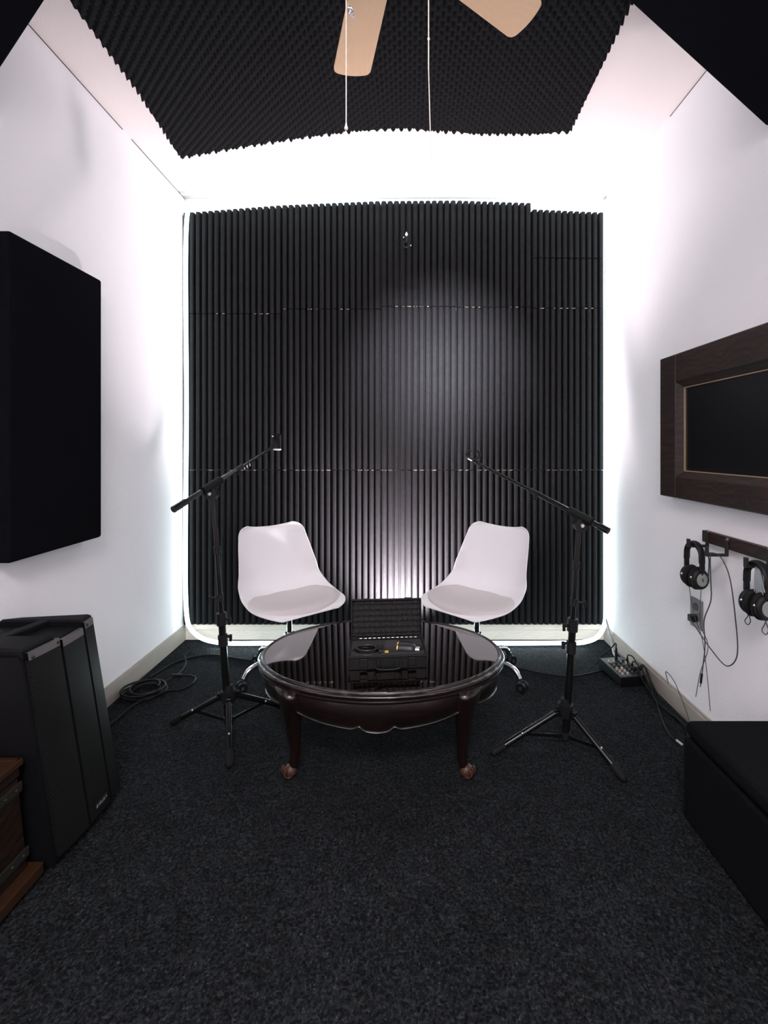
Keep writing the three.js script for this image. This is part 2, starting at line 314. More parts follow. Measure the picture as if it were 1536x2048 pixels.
// ------------------------------------------------------------------ unseen spotlight behind the camera, placed to make the soft patch on the foam
{
  const t = thing('unseen_spotlight', 'unseen ceiling spotlight behind the camera, placed to light a patch of foam wall', 'spotlight', [0.5, 0, 0.25]), a = V(0, 2.52, 0), d = V(-0.29, -0.86, -3.13).normalize();
  part('mount', [cyl(0.045, 0.045, 0.016, 0, H - 0.016, 0), cyl(0.008, 0.008, 0.2, 0, 2.53, 0)], M.fanMetal, t);
  const at = (k) => a.clone().addScaledVector(d, k), can = new THREE.CylinderGeometry(0.036, 0.036, 0.36, 32, 1, true), inner = new THREE.CylinderGeometry(0.0345, 0.0345, 0.36, 32, 1, true);
  const turn = new THREE.Quaternion().setFromUnitVectors(V(0, 1, 0), d); for (const g of [can, inner]) g.applyQuaternion(turn).translate(at(0.06).x, at(0.06).y, at(0.06).z);
  part('lamp_snoot', [can, rod(at(-0.125), at(-0.118), 0.036, 0.036, 32)], M.plastic, t);
  part('snoot_lining', [inner], M.cloth, t);
  part('lamp_lens', [rod(at(-0.117), at(-0.112), 0.03, 0.03, 24)], M.lampGlass, t);
  const l = new THREE.SpotLight(lin(0.97, 0.93, 1.0), 210, 0, 0.34, 0.3, 2); l.name = 'unseen_spotlight_beam'; l.castShadow = true; l.shadow.radius = 1.5;
  l.position.copy(at(-0.075)); l.target.position.copy(at(2)); t.add(l); t.add(l.target);
}

// ------------------------------------------------------------------ egg-crate foam on the ceiling
{
  const lerpAt = (xs, ys, x) => { for (let i = 1; i < xs.length; i++) if (x <= xs[i]) { const t = (x - xs[i - 1]) / (xs[i] - xs[i - 1]); return ys[i - 1] + (ys[i] - ys[i - 1]) * Math.max(0, t); } return ys[ys.length - 1]; };
  const far = (u) => lerpAt([0, 0.18, 0.35, 0.48, 0.6, 0.78, 0.9, 1], [-2.475, -2.385, -2.31, -2.262, -2.25, -2.285, -2.285, -2.272], u);
  const left = (v) => lerpAt([0, 0.3, 0.7, 1], [-1.195, -1.158, -1.15, -1.15], v), right = (v) => lerpAt([0, 1], [0.787, 0.755], v);
  const z1 = -0.95, p = 0.0195, nx = 4 * 100, nz = 4 * 75;
  const top = H - 0.002, f = (u, v) => {
    const x = left(v) + (right(v) - left(v)) * u, z = far(u) + (z1 - far(u)) * v;
    const c = Math.sin(Math.PI * x / p) * Math.sin(Math.PI * (z + 3) / p), hgt = 0.5 + 0.5 * Math.sign(c) * Math.pow(Math.abs(c), 0.9);
    return [x, top - 0.013 - 0.026 * hgt, z];
  };
  const under = grid(nx, nz, (u, v) => f(u, v)); // faces down
  const ix = under.index.array;
  const sk = [];
  const edge = (n, at) => sk.push(grid(n, 1, (u, v) => { const q = at(u); return v < 0.5 ? q : [q[0], top, q[2]]; }));
  edge(nx, (u) => f(u, 0)); edge(nz, (u) => f(0, u)); edge(nz, (u) => f(1, u)); edge(nx, (u) => f(u, 1));
  const back = grid(60, 4, (u, v) => { const q = f(u, v); return [q[0], top, q[2]]; });
  single('ceiling_foam', [under, ...sk, back], M.eggFoam, 'large charcoal egg-crate foam sheet stuck to the ceiling above the fan', 'foam sheet');
}

// ------------------------------------------------------------------ black panels
function slab(corners, thick, label, name) {     // four corners of the face seen, thickness goes away along -normal
  const [a, b, c, d] = corners, n = b.clone().sub(a).cross(d.clone().sub(a)).normalize();
  const w = b.clone().sub(a).length(), h = d.clone().sub(a).length(), g = new RoundedBoxGeometry(w, h, thick, 3, 0.012);
  const m = new THREE.Matrix4().makeBasis(b.clone().sub(a).normalize(), d.clone().sub(a).normalize(), n);
  m.setPosition(a.clone().add(b).add(c).add(d).multiplyScalar(0.25).addScaledVector(n, -thick / 2));
  const o = new THREE.Group(); o.name = numbered(name); o.applyMatrix4(m); o.userData = { label, category: 'acoustic panel' }; scene.add(o);
  const mm = new THREE.Mesh(metres(prep(g)), M.clothPanel); mm.name = 'fabric_face'; mm.castShadow = mm.receiveShadow = true; o.add(mm);
  const back = new THREE.Mesh(metres(prep(new THREE.BoxGeometry(w - 0.05, h - 0.05, 0.012).translate(0, 0, -thick / 2 - 0.006))), M.plastic); back.name = 'mounting_frame'; back.castShadow = back.receiveShadow = true; o.add(back);
  return o;
}
slab([V(-1.312, 0.806, -1.55), V(-1.312, 0.806, -2.02), V(-1.312, 1.908, -2.02), V(-1.312, 1.908, -1.55)], 0.06, 'tall black fabric acoustic panel on the left wall above the loudspeaker', 'acoustic_panel');
// panels that bridge the corner between wall and ceiling, close to the camera
slab([V(0.705, 2.708, -1.57), V(1.200, 2.256, -1.57), V(1.200, 2.256, -0.4), V(0.705, 2.708, -0.4)], 0.026, 'black corner panel bridging ceiling and right wall', 'corner_panel');
slab([V(-1.092, 2.708, -1.5), V(-1.362, 2.295, -1.5), V(-1.362, 2.295, -0.45), V(-1.092, 2.708, -0.45)].reverse(), 0.026, 'black corner panel bridging ceiling and left wall', 'corner_panel');

// ------------------------------------------------------------------ ceiling fan
{
  const hub = V(-0.05, 2.40, -1.07), t = thing('ceiling_fan', 'ceiling fan with pale wooden blades hanging below the egg-crate foam', 'ceiling fan', [hub.x, 0, hub.z]);
  part('downrod', [cyl(0.012, 0.012, 0.2, 0, 2.5, 0), lathe([[0.012, 2.66], [0.06, 2.69], [0.065, 2.742], [0, 2.742]], 28)], M.fanMetal, t);
  part('motor_housing', [lathe([[0, 2.36], [0.07, 2.365], [0.095, 2.40], [0.105, 2.45], [0.09, 2.50], [0.03, 2.53], [0, 2.53]], 36)], M.fanMetal, t);
  part('switch_cup', [lathe([[0, 2.285], [0.04, 2.29], [0.055, 2.32], [0.055, 2.365], [0, 2.365]], 32)], M.fanMetal, t);
  const s = new THREE.Shape(), w0 = 0.05, w1 = 0.059, r0 = 0.15, r1 = 0.475;      // blade outline along +x
  s.moveTo(r0, -w0); s.lineTo(r1 - 0.022, -w1); s.quadraticCurveTo(r1 - 0.004, -w1 + 0.002, r1 - 0.001, -w1 + 0.02); s.quadraticCurveTo(r1 + 0.008, 0, r1 - 0.001, w1 - 0.02); s.quadraticCurveTo(r1 - 0.004, w1 - 0.002, r1 - 0.022, w1); s.lineTo(r0, w0); s.quadraticCurveTo(r0 - 0.02, 0, r0, -w0);
  const bg = new THREE.ExtrudeGeometry(s, { depth: 0.005, bevelEnabled: true, bevelThickness: 0.001, bevelSize: 0.001, bevelSegments: 1, curveSegments: 8 }).rotateX(Math.PI / 2).rotateX(-0.15);
  for (let k = 0; k < 5; k++) {
    const phi = Math.PI / 2 + 0.283 - k * Math.PI * 2 / 5;                            // angle from +x towards -z
    const b = part('blade', bg.clone(), M.blade, t); b.position.y = 2.405; b.rotation.y = phi;
    part('blade_iron', [bar(V(0.08, 0.012, 0), V(0.2, 0.008, 0), 0.028, 0.006), box(0.06, 0.004, 0.06, 0.2, 0.007, 0, 0.001)], M.fanMetal, b);
  }
  const chain = (x, z, y0, y1, r, name) => { const c = part(name, [rod(V(x, y0, z), V(x, y1, z), r, r, 6)], M.cord, t); return c; };
  const c1 = chain(-0.087, 0.02, 2.30, 1.905, 0.0014, 'pull_cord'); part('end_bead', [ball(0.0045, -0.087, 1.903, 0.02, 10), lathe([[0, 1.905], [0.003, 1.907], [0.001, 1.918]], 8).translate(-0.087, 0, 0.02)], M.paleTip, c1);
  part('crystal_pendant', [lathe([[0, -0.03], [0.006, -0.018], [0.0075, -0.008], [0.004, 0.0], [0, 0.003]], 6).rotateZ(0.35).translate(-0.080, 2.172, 0.022)], M.crystal, c1);
  const c2 = chain(0.098, 0.0, 2.30, 2.05, 0.0016, 'pull_cord'); part('cord_joint', [ball(0.0032, 0.098, 2.12, 0, 8)], M.paleTip, c2);
  part('extension_cord', [rod(V(0.098, 2.05, 0), V(0.106, 1.752, 0.0), 0.0013, 0.0012, 6)], M.cord, c2);
}

// ------------------------------------------------------------------ coffee table
const TX = -0.105, TZ = -1.925, TA = 0.497, TB = 0.352, TH = 0.362;
{
  const t = thing('coffee_table', 'low oval dark wood coffee table with a glossy top and carved cabriole legs', 'table', [TX, 0, TZ]);
  const k = TB / TA, oval = (pts, n = 96) => { const g = lathe(pts, n).scale(1, 1, k); g.computeVertexNormals(); return g; };
  part('tabletop', [oval([[0, TH - 0.007], [TA - 0.028, TH - 0.007], [TA - 0.0278, TH], [0, TH]].slice(1).reverse().map((q) => q))], M.tableTop, t, 'glossy black oval top');
  part('rim_moulding', [creased(lathe([[TA - 0.0275, TH - 0.02], [TA - 0.0275, TH + 0.001], [TA - 0.0255, TH + 0.003], [TA - 0.019, TH + 0.0035], [TA - 0.015, TH + 0.001], [TA - 0.014, TH - 0.006], [TA - 0.010, TH - 0.0065], [TA - 0.004, TH - 0.009], [TA, TH - 0.014], [TA - 0.001, TH - 0.0195], [TA - 0.008, TH - 0.023], [TA - 0.008, TH - 0.0265], [TA - 0.0035, TH - 0.029], [TA - 0.004, TH - 0.034], [TA - 0.014, TH - 0.040], [TA - 0.030, TH - 0.044], [TA - 0.045, TH - 0.044], [TA - 0.045, TH - 0.02], [TA - 0.0275, TH - 0.02]], 128).scale(1, 1, k), 0.9)], M.tableWood, t);
  // apron: oval band, lower edge scalloped between the legs
  const legAt = Math.PI / 4;                                     // leg angle in the oval's own parameter
  const ra = TA - 0.036, bot = (th) => {
    const quarter = Math.PI / 2, wide = (c) => { const a = Math.atan2(Math.sin(th - c), Math.cos(th - c)); return a; };
    let best = 0;
    for (const [c, half, deep] of [[quarter, quarter - legAt, 0.04], [-quarter, quarter - legAt, 0.04], [0, legAt, 0.035], [Math.PI, legAt, 0.035]]) {
      const a = Math.abs(wide(c)) / half; if (a > 1) continue;
      let d = deep * Math.pow(Math.cos(a * Math.PI / 2), 0.55) * (1 - 0.12 * a);
      d += 0.008 * (a < 0.16 ? 1 : 0) * Math.cos(a / 0.16 * Math.PI / 2) - 0.010 * Math.exp(-Math.pow((a - 0.17) / 0.035, 2)) ;
      best = Math.max(best, d);
    }
    return TH - 0.095 - best;
  };
  const ap = grid(240, 6, (u, v) => { const th = u * Math.PI * 2, y0 = TH - 0.03, y1 = bot(th), y = y0 + (y1 - y0) * v, r = ra + 0.012 * Math.sin(v * Math.PI); return [Math.cos(th) * r, y, Math.sin(th) * r * k - (0)]; });
  const apIn = grid(240, 1, (u, v) => { const th = -u * Math.PI * 2, y0 = TH - 0.03, y1 = bot(th); return [Math.cos(th) * (ra - 0.018), y0 + (y1 - y0) * v, Math.sin(th) * (ra - 0.018) * k]; });
  const apBot = grid(240, 1, (u, v) => { const th = u * Math.PI * 2, r = ra - 0.018 * v; return [Math.cos(th) * r, bot(th), Math.sin(th) * r * k]; });
  const apron = part('apron', [ap, apIn, apBot], M.tableWood, t);
  const bead = []; for (let i = 0; i < 240; i++) { const th = i / 240 * Math.PI * 2; bead.push(V(Math.cos(th) * (ra + 0.002), bot(th), Math.sin(th) * (ra + 0.002) * k)); }
  part('bead_moulding', [tube(bead, 0.0045, 480, 6, true)], M.tableWood, apron);
  for (const [sx, sz] of [[-1, 1], [1, 1], [-1, -1], [1, -1]]) {
    const th = Math.atan2(sz * Math.sin(legAt), sx * Math.cos(legAt)), ox = Math.cos(th), oz = Math.sin(th) * k, ln = Math.hypot(ox, oz), d = V(ox / ln, 0, oz / ln), e = V(-d.z, 0, d.x);
    const R0 = Math.hypot(Math.cos(th) * 0.445, Math.sin(th) * 0.445 * k);
    const prof = [[0.33, 0.018, 0.034, 0.066], [0.30, 0.013, 0.034, 0.060], [0.262, 0.005, 0.034, 0.050], [0.23, -0.001, 0.032, 0.041], [0.19, -0.005, 0.028, 0.033], [0.15, -0.008, 0.0245, 0.027], [0.11, -0.011, 0.020, 0.021], [0.075, -0.013, 0.018, 0.0185], [0.045, -0.009, 0.017, 0.0175], [0.026, -0.003, 0.017, 0.017]];
    const rings = prof.slice().reverse().map(([y, off, a, b]) => { const r = []; for (let i = 0; i < 20; i++) { const q = i / 20 * Math.PI * 2, c = Math.cos(q), s = Math.sin(q), f = 1 / Math.pow(Math.pow(Math.abs(c), 2.8) + Math.pow(Math.abs(s), 2.8), 1 / 2.8); r.push(V(0, y, 0).addScaledVector(d, R0 + off + a * c * f).addScaledVector(e, b * s * f)); } return r; });
    const leg = part('leg', [loft(rings)], M.tableWood, t);
    const fc = V(0, 0.024, 0).addScaledVector(d, R0 + 0.004), foot = [new THREE.SphereGeometry(0.023, 18, 12).scale(1.05, 1, 1).translate(fc.x, 0.0225, fc.z)];
    for (const s of [-1, 0, 1]) {                                                   // scrolled toe
      const sp = []; for (let i = 0; i <= 26; i++) { const a = 0.6 + i / 26 * 7.2, r = 0.0205 * (1 - i / 26 * 0.72); sp.push(V(0, 0.0235 + Math.cos(a) * r, 0).addScaledVector(d, R0 + 0.012 + Math.sin(a) * r).addScaledVector(e, s * 0.0145)); }
      foot.push(tube(sp, 0.0045, 60, 7));
    }
    part('carved_foot', foot, M.footWood, leg, 'reddish brown scroll-carved foot');
  }
}

// ------------------------------------------------------------------ microphone case with what lies in it
{
  const t = thing('microphone_case', 'open black hard case with egg-crate foam lid on the coffee table', 'case', [-0.079, TH + 0.0015, -1.838], 0.075);
  const W = 0.29, D = 0.165, h = 0.05, w = 0.004;
  const body = part('case_base', [box(W, w, D, 0, w / 2, 0), box(w, h, D, -W / 2 + w / 2, h / 2, 0, 0.001), box(w, h, D, W / 2 - w / 2, h / 2, 0, 0.001), box(W, h, w, 0, h / 2, D / 2 - w / 2, 0.001), box(W, h, w, 0, h / 2, -D / 2 + w / 2, 0.001), box(W + 0.006, 0.006, 0.006, 0, h - 0.004, D / 2 + 0.001, 0.002), box(0.006, 0.006, D, -W / 2 - 0.001, h - 0.004, 0, 0.002), box(0.006, 0.006, D, W / 2 + 0.001, h - 0.004, 0, 0.002), box(0.05, 0.03, 0.006, -0.055, 0.018, D / 2 + 0.001, 0.002), box(0.05, 0.03, 0.006, 0.05, 0.018, D / 2 + 0.001, 0.002)], M.caseShell, t);
  for (const x of [-0.09, 0.09]) { const l = part('latch', [box(0.03, 0.03, 0.008, x, 0.028, D / 2 + 0.005, 0.002), box(0.024, 0.003, 0.003, x, 0.034, D / 2 + 0.010, 0.001)], M.caseShell, t); }
  part('handle', [tube([[-0.047, 0.036, D / 2 + 0.006], [-0.046, 0.012, D / 2 + 0.012], [-0.038, 0.006, D / 2 + 0.013], [0.038, 0.006, D / 2 + 0.013], [0.046, 0.012, D / 2 + 0.012], [0.047, 0.036, D / 2 + 0.006]], 0.0042, 50, 8)], M.caseShell, t);
  // foam insert with two hollows, as a height field
  const hollow = (x, z) => { const a = Math.hypot((x + 0.07) / 0.062, (z - 0.012) / 0.045), dx = x - 0.055, dz = z - 0.002, b = Math.hypot(Math.max(0, Math.abs(dx + dz * 0.15) - 0.055), (dz + dx * -0.12)) / 0.03; return Math.max(0, Math.min(1, (1.05 - Math.min(a, b)) * 9)); };
  part('foam_insert', [grid(90, 50, (u, v) => { const x = (u - 0.5) * (W - 2 * w), z = (0.5 - v) * (D - 2 * w); return [x, 0.043 - 0.026 * hollow(x, z), z]; }), ], M.caseFoam, t);
  const lid = new THREE.Group(); lid.name = 'lid'; lid.position.set(0, h, -D / 2); lid.rotation.x = -0.2; t.add(lid);
  part('lid_shell', [box(W, 0.15, w, 0, 0.075, -0.026, 0.001), box(w, 0.15, 0.026, -W / 2 + w / 2, 0.075, -0.013, 0.001), box(w, 0.15, 0.026, W / 2 - w / 2, 0.075, -0.013, 0.001), box(W, w, 0.026, 0, 0.15 - w / 2, -0.013, 0.001), box(W, w, 0.026, 0, w / 2, -0.013, 0.001), box(0.03, 0.006, 0.012, 0.09, 0.151, -0.01, 0.001), box(0.03, 0.004, 0.012, -0.09, 0.151, -0.01, 0.001)], M.caseShell, lid);
  const p = 0.0158; part('lid_foam', [grid(130, 64, (u, v) => { const x = (u - 0.5) * (W - 0.012), y = 0.006 + v * 0.138, a = (x + y) * 0.7071, b = (x - y) * 0.7071; return [x, y, -0.014 + 0.0115 * Math.sin(Math.PI * a / p) * Math.sin(Math.PI * b / p)]; })], M.caseFoam, lid);
  const hg = []; for (let i = 0; i < 13; i++) hg.push(rod(V(-0.11 + i * 0.0185, h, -D / 2 + 0.002), V(-0.11 + i * 0.0185 + 0.011, h, -D / 2 + 0.002), 0.0025, 0.0025, 8));
  part('hinge', hg, M.steel, t, 'segmented metal hinge');
  const q = new THREE.Object3D(); q.position.copy(t.position); q.rotation.y = 0.075; q.updateMatrixWorld(true);
  // microphone
  const mic = thing('condenser_microphone', 'black condenser microphone with a gold ring lying in the open case', 'microphone'); mic.position.copy(V(0.058, 0.04, 0.004).applyMatrix4(q.matrixWorld)); mic.rotation.y = -0.2; mic.scale.set(1.12, 1.35, 1.35);
  const along = (pts) => lathe(pts, 28).rotateZ(-Math.PI / 2);
  part('body', [along([[0.020, -0.012], [0.0205, -0.008], [0.0205, 0.03], [0.018, 0.042], [0.012, 0.048], [0, 0.048]])], M.micBlack, mic);
  part('grille_head', [along([[0, -0.068], [0.012, -0.066], [0.0195, -0.058], [0.021, -0.05], [0.021, -0.014], [0.020, -0.012]])], M.caseFoam, mic);
  part('gold_ring', [along([[0.0205, -0.0155], [0.0218, -0.015], [0.0218, -0.0115], [0.0205, -0.011]])], M.gold, mic, 'gold ring');
  part('connector', [along([[0.010, 0.046], [0.010, 0.062], [0.006, 0.062], [0, 0.062]])], M.steel, mic, 'silver plug end');
  const sh = thing('shock_mount', 'black shock mount ring with a brass thread in the open case', 'shock mount'); sh.position.copy(V(-0.079, 0.036, 0.01).applyMatrix4(q.matrixWorld)); sh.scale.setScalar(1.1);
  part('ring', [new THREE.TorusGeometry(0.042, 0.006, 10, 40).rotateX(Math.PI / 2).scale(1.15, 1, 0.8), new THREE.TorusGeometry(0.03, 0.004, 8, 36).rotateX(Math.PI / 2).scale(1.15, 1, 0.8).translate(0, 0.012, 0)], M.micBlack, sh);
  part('elastic_band', [tube([[-0.045, 0, 0.01], [-0.02, 0.012, -0.02], [0.01, 0.002, -0.03], [0.03, 0.012, 0], [0.02, 0.002, 0.03], [-0.01, 0.013, 0.02], [-0.045, 0, 0.01]], 0.0025, 60, 6)], M.rubber, sh);
  part('swivel', [rod(V(0.045, 0.005, 0.012), V(0.066, 0.006, 0.02), 0.008, 0.007, 14)], M.micBlack, sh);
  part('brass_thread', [rod(V(0.066, 0.006, 0.02), V(0.079, 0.007, 0.024), 0.0075, 0.0075, 16)], M.gold, sh, 'gold coloured thread');
}

// ------------------------------------------------------------------ swivel chairs
function makeChair(label, pos, turn, baseTurn) {
  const t = thing('swivel_chair', label, 'chair', pos, turn, 'white swivel chairs behind the coffee table');
  const keys = [ // v, z, y, half width, lift of the side edges, forward curl of the side edges
    [0.00, 0.225, 0.383, 0.150, 0.000, 0.00], [0.05, 0.215, 0.392, 0.192, 0.004, 0.00], [0.14, 0.165, 0.394, 0.228, 0.012, 0.00], [0.28, 0.08, 0.386, 0.244, 0.026, 0.00], [0.42, -0.02, 0.384, 0.244, 0.052, 0.00],
    [0.54, -0.105, 0.398, 0.236, 0.080, 0.020], [0.62, -0.155, 0.438, 0.229, 0.066, 0.050], [0.70, -0.185, 0.500, 0.223, 0.040, 0.072], [0.80, -0.208, 0.585, 0.213, 0.010, 0.070], [0.90, -0.232, 0.685, 0.198, -0.004, 0.052], [0.965, -0.248, 0.752, 0.180, -0.006, 0.038], [1.0, -0.255, 0.775, 0.135, -0.010, 0.028]];
  const curve = (c) => new THREE.CatmullRomCurve3(keys.map((k) => V(k[0], k[c], 0)), false, 'centripetal');
  const tab = [1, 2, 3, 4, 5].map(curve), get = (c, v) => { const q = keys.findIndex((k) => k[0] >= v - 1e-9), i = Math.max(1, q), a = keys[i - 1][0], b = keys[i][0]; return tab[c - 1].getPoint((i - 1 + (v - a) / (b - a)) / (keys.length - 1)).y; };
  const at = (u, v) => { const s = u * 2 - 1, e = Math.pow(Math.abs(s), 2.4), z = get(1, v), y = get(2, v), w = get(3, v);
    return [s * w, y + e * get(4, v) - (v > 0.93 ? (1 - s * s) * 0.03 * ((v - 0.93) / 0.07) : 0), z + e * get(5, v)]; };
  const shell = part('seat_shell', solid(36, 72, (u, v) => at(1 - u, v), 0.007), M.shell, t);
  const pad = solid(28, 30, (u, v) => { // oval cushion on the seat
    const a = (u * 2 - 1), b = (v * 2 - 1), q = Math.sqrt(1 - b * b / 2), r = Math.sqrt(1 - a * a / 2), uu = 0.5 - 0.487 * a * q, vv = 0.285 + 0.272 * b * r, p = at(uu, vv), rim = Math.max(Math.abs(a), Math.abs(b));
    return [p[0], p[1] + 0.006 + 0.014 * Math.pow(Math.max(0, 1 - Math.pow(rim, 6)), 0.5), p[2]]; }, 0.004);
  part('seat_cushion', pad, M.pad, t, 'greyish pink seat cushion');
  part('seat_bracket', [box(0.16, 0.006, 0.16, 0, 0.362, 0.02, 0.002), rod(V(0.06, 0.33, 0.06), V(0.11, 0.372, 0.10), 0.005), rod(V(-0.06, 0.33, 0.06), V(-0.11, 0.372, 0.10), 0.005), rod(V(0.06, 0.33, -0.04), V(0.10, 0.375, -0.07), 0.005), rod(V(-0.06, 0.33, -0.04), V(-0.10, 0.375, -0.07), 0.005), box(0.14, 0.012, 0.12, 0, 0.33, 0.01, 0.004)], M.chrome, t);
  part('gas_column', [cyl(0.024, 0.024, 0.13, 0, 0.10, 0), cyl(0.014, 0.014, 0.12, 0, 0.22, 0)], M.chrome, t);
  const hub = part('star_hub', [cyl(0.042, 0.036, 0.05, 0, 0.085, 0)], M.chrome, t);
  for (let k = 0; k < 5; k++) {
    const a = baseTurn + k * Math.PI * 2 / 5, d = V(Math.cos(a), 0, -Math.sin(a)), e = V(Math.sin(a), 0, Math.cos(a)), pt = (r, y) => V(0, y, 0).addScaledVector(d, r);
    const leg = part('base_arm', [tube([pt(0.03, 0.108), pt(0.10, 0.112), pt(0.17, 0.108), pt(0.215, 0.092), pt(0.236, 0.062)], 0.0135, 30, 12), ball(0.0135, ...pt(0.236, 0.062).toArray(), 12)], M.chrome, t);
    const w = []; for (const s of [-1, 1]) w.push(rod(pt(0.25, 0.025).addScaledVector(e, s * 0.006), pt(0.25, 0.025).addScaledVector(e, s * 0.022), 0.025, 0.025, 20));
    const cs = part('caster_wheel', w, M.plastic, t);
    part('caster_fork', [rod(pt(0.236, 0.062), pt(0.242, 0.032), 0.006), rod(pt(0.25, 0.025).addScaledVector(e, -0.024), pt(0.25, 0.025).addScaledVector(e, 0.024), 0.008)], M.steel, cs);
  }
  return t;
}
makeChair('white shell swivel chair turned towards the right wall, behind the left end of the table', [-0.612, 0, -2.44], 0.72, 2.55 - 0.72);
makeChair('white shell swivel chair turned towards the left wall, behind the right end of the table', [0.36, 0, -2.44], -0.76, 0.6 + 0.76);

// ------------------------------------------------------------------ microphone stands
function makeStand(label, o) {
  const t = thing('microphone_stand', label, 'microphone stand', [o.c.x, 0, o.c.z], 0, 'boom microphone stands either side of the table'), L = (v) => v.clone().sub(V(o.c.x, 0, o.c.z));
  const hubY = 0.142, top = L(o.top), low = V(0, 0.03, 0), axis = top.clone().sub(low), at = (y) => low.clone().addScaledVector(axis, (y - 0.03) / axis.y);
  part('lower_pole', [rod(low, at(o.joint), 0.0145, 0.0145, 20)], M.standPaint, t);
  part('upper_pole', [rod(at(o.joint), at(top.y - 0.02), 0.0095, 0.0095, 18)], M.standPaint, t);
  for (const [y, r, h] of [[o.joint, 0.021, 0.05], [o.joint + 0.09, 0.0135, 0.03], [o.joint - 0.09, 0.0195, 0.045], [o.collar, 0.0135, 0.03]]) part('collar', [rod(at(y - h / 2), at(y + h / 2), r, r, 20)], M.plastic, t);
  for (const [y, s] of [[o.joint, o.side], [o.joint - 0.07, o.side], [o.joint + 0.09, -o.side]]) { const p = at(y); part('wing_knob', [rod(p, p.clone().add(V(s * 0.036, 0, 0.012)), 0.005), box(0.012, 0.03, 0.008, p.x + s * 0.038, p.y - 0.006, p.z + 0.012, 0.003), ball(0.007, p.x + s * 0.03, p.y, p.z + 0.01, 10)], M.plastic, t); }
  part('leg_hub', [cyl(0.026, 0.03, 0.05, 0, hubY - 0.02, 0, 20), cyl(0.019, 0.017, 0.02, 0, hubY + 0.03, 0, 20)], M.plastic, t);
  part('brace_collar', [cyl(0.019, 0.019, 0.025, 0, 0.035, 0, 18)], M.plastic, t);
  for (const f of o.feet) {
    const foot = L(f), dir = foot.clone().setY(0).normalize(), a = dir.clone().multiplyScalar(0.034).setY(hubY), end = foot.clone().setY(0.014), mid = a.clone().lerp(end, 0.55);
    const leg = part('leg', [rod(a, end, 0.0115, 0.0115, 16), box(0.03, 0.03, 0.02, 0, 0, 0, 0.004).rotateY(Math.atan2(dir.x, dir.z) + Math.PI / 2).translate(dir.x * 0.034, hubY, dir.z * 0.034)], M.standPaint, t);
    const u = end.clone().sub(a).normalize(); part('rubber_foot', [rod(end.clone().addScaledVector(u, -0.05), end.clone(), 0.0145, 0.0155, 16), ball(0.0145, end.x, end.y + 0.0008, end.z, 14)], M.rubber, leg);
    part('brace', [bar(dir.clone().multiplyScalar(0.018).setY(0.045), mid, 0.005, 0.013)], M.standPaint, t);
    part('rivet', [ball(0.0048, mid.x + (dir.x > 0 ? 0.004 : -0.004), mid.y + 0.006, mid.z + 0.009, 8)], M.steel, t);
  }
  // boom
  const cl = L(o.clamp), tip = L(o.tip), tail = L(o.tail), bd = tip.clone().sub(tail).normalize(), bp = (s) => cl.clone().addScaledVector(bd, s);
  const len = tip.clone().sub(cl).length();
  part('clamp', [rod(cl.clone().add(V(0, -0.035, -0.018)), cl.clone().add(V(0, -0.035, 0.022)), 0.026, 0.026, 24), rod(top.clone().add(V(0, -0.03, 0)), cl.clone().add(V(0, -0.02, 0)), 0.013), bar(bp(-0.03).add(V(0, -0.012, 0)), bp(0.03).add(V(0, -0.012, 0)), 0.024, 0.03)], M.plastic, t);
  part('clamp_screw', [rod(cl.clone().add(V(0, -0.035, 0.02)), cl.clone().add(V(0, -0.035, 0.03)), 0.009, 0.007, 14)], M.steel, t);
  part('boom', [rod(tail, bp(len * o.step), 0.0105, 0.0105, 16), rod(bp(len * o.step), tip, 0.0078, 0.0078, 14)], M.standPaint, t);
  part('boom_grip', [rod(bp(-0.055), bp(0.05), 0.017, 0.017, 20)], M.rubber, t);
  part('counter_end', [rod(tail, tail.clone().lerp(cl, 0.3), 0.0135, 0.0135, 18)], M.standPaint, t);
  part('boom_collar', [rod(bp(len * o.step - 0.025), bp(len * o.step + 0.02), 0.0115, 0.0115, 18)], M.plastic, t);
  const kp = bp(len * o.step); part('wing_knob', [rod(kp, kp.clone().add(V(0.004, -0.026, 0.006)), 0.0045), ball(0.009, kp.x + 0.004, kp.y - 0.026, kp.z + 0.006, 10)], M.plastic, t);
  const kn = []; if (o.extra) for (const q of [0, 0.02, 0.04]) { const k2 = bp(len * o.step + 0.03 + q); kn.push(rod(k2, k2.clone().add(V(0.006, -0.02, 0.004)), 0.003, 0.002, 8)); } if (kn.length) part('clip_teeth', kn, M.steel, t);
  const end = part('boom_tip', [rod(tip, tip.clone().addScaledVector(bd, 0.022), 0.009, 0.008, 14)], M.plastic, t);
  const c = tip.clone().addScaledVector(bd, 0.03);
  if (o.clip === 'spring') {
    const clip = part('microphone_clip', [new THREE.CylinderGeometry(0.021, 0.0165, 0.08, 20, 1, true, 0.9, 4.4).rotateX(0.25).translate(c.x + 0.018, c.y + 0.02, c.z), box(0.012, 0.02, 0.012, c.x, c.y, c.z, 0.003), box(0.007, 0.045, 0.012, c.x - 0.003, c.y + 0.026, c.z + 0.012, 0.002)], M.plastic, t);
    part('clip_highlight', [new THREE.TorusGeometry(0.0165, 0.004, 8, 24, 4.6).rotateX(Math.PI / 2).translate(c.x + 0.018, c.y - 0.016, c.z + 0.004), ball(0.005, c.x - 0.002, c.y + 0.049, c.z + 0.014, 10)], M.paleTip, clip, 'pale painted highlight on the rim of the clip');  // pale colour stands in for the white highlights on the clip
  } else {
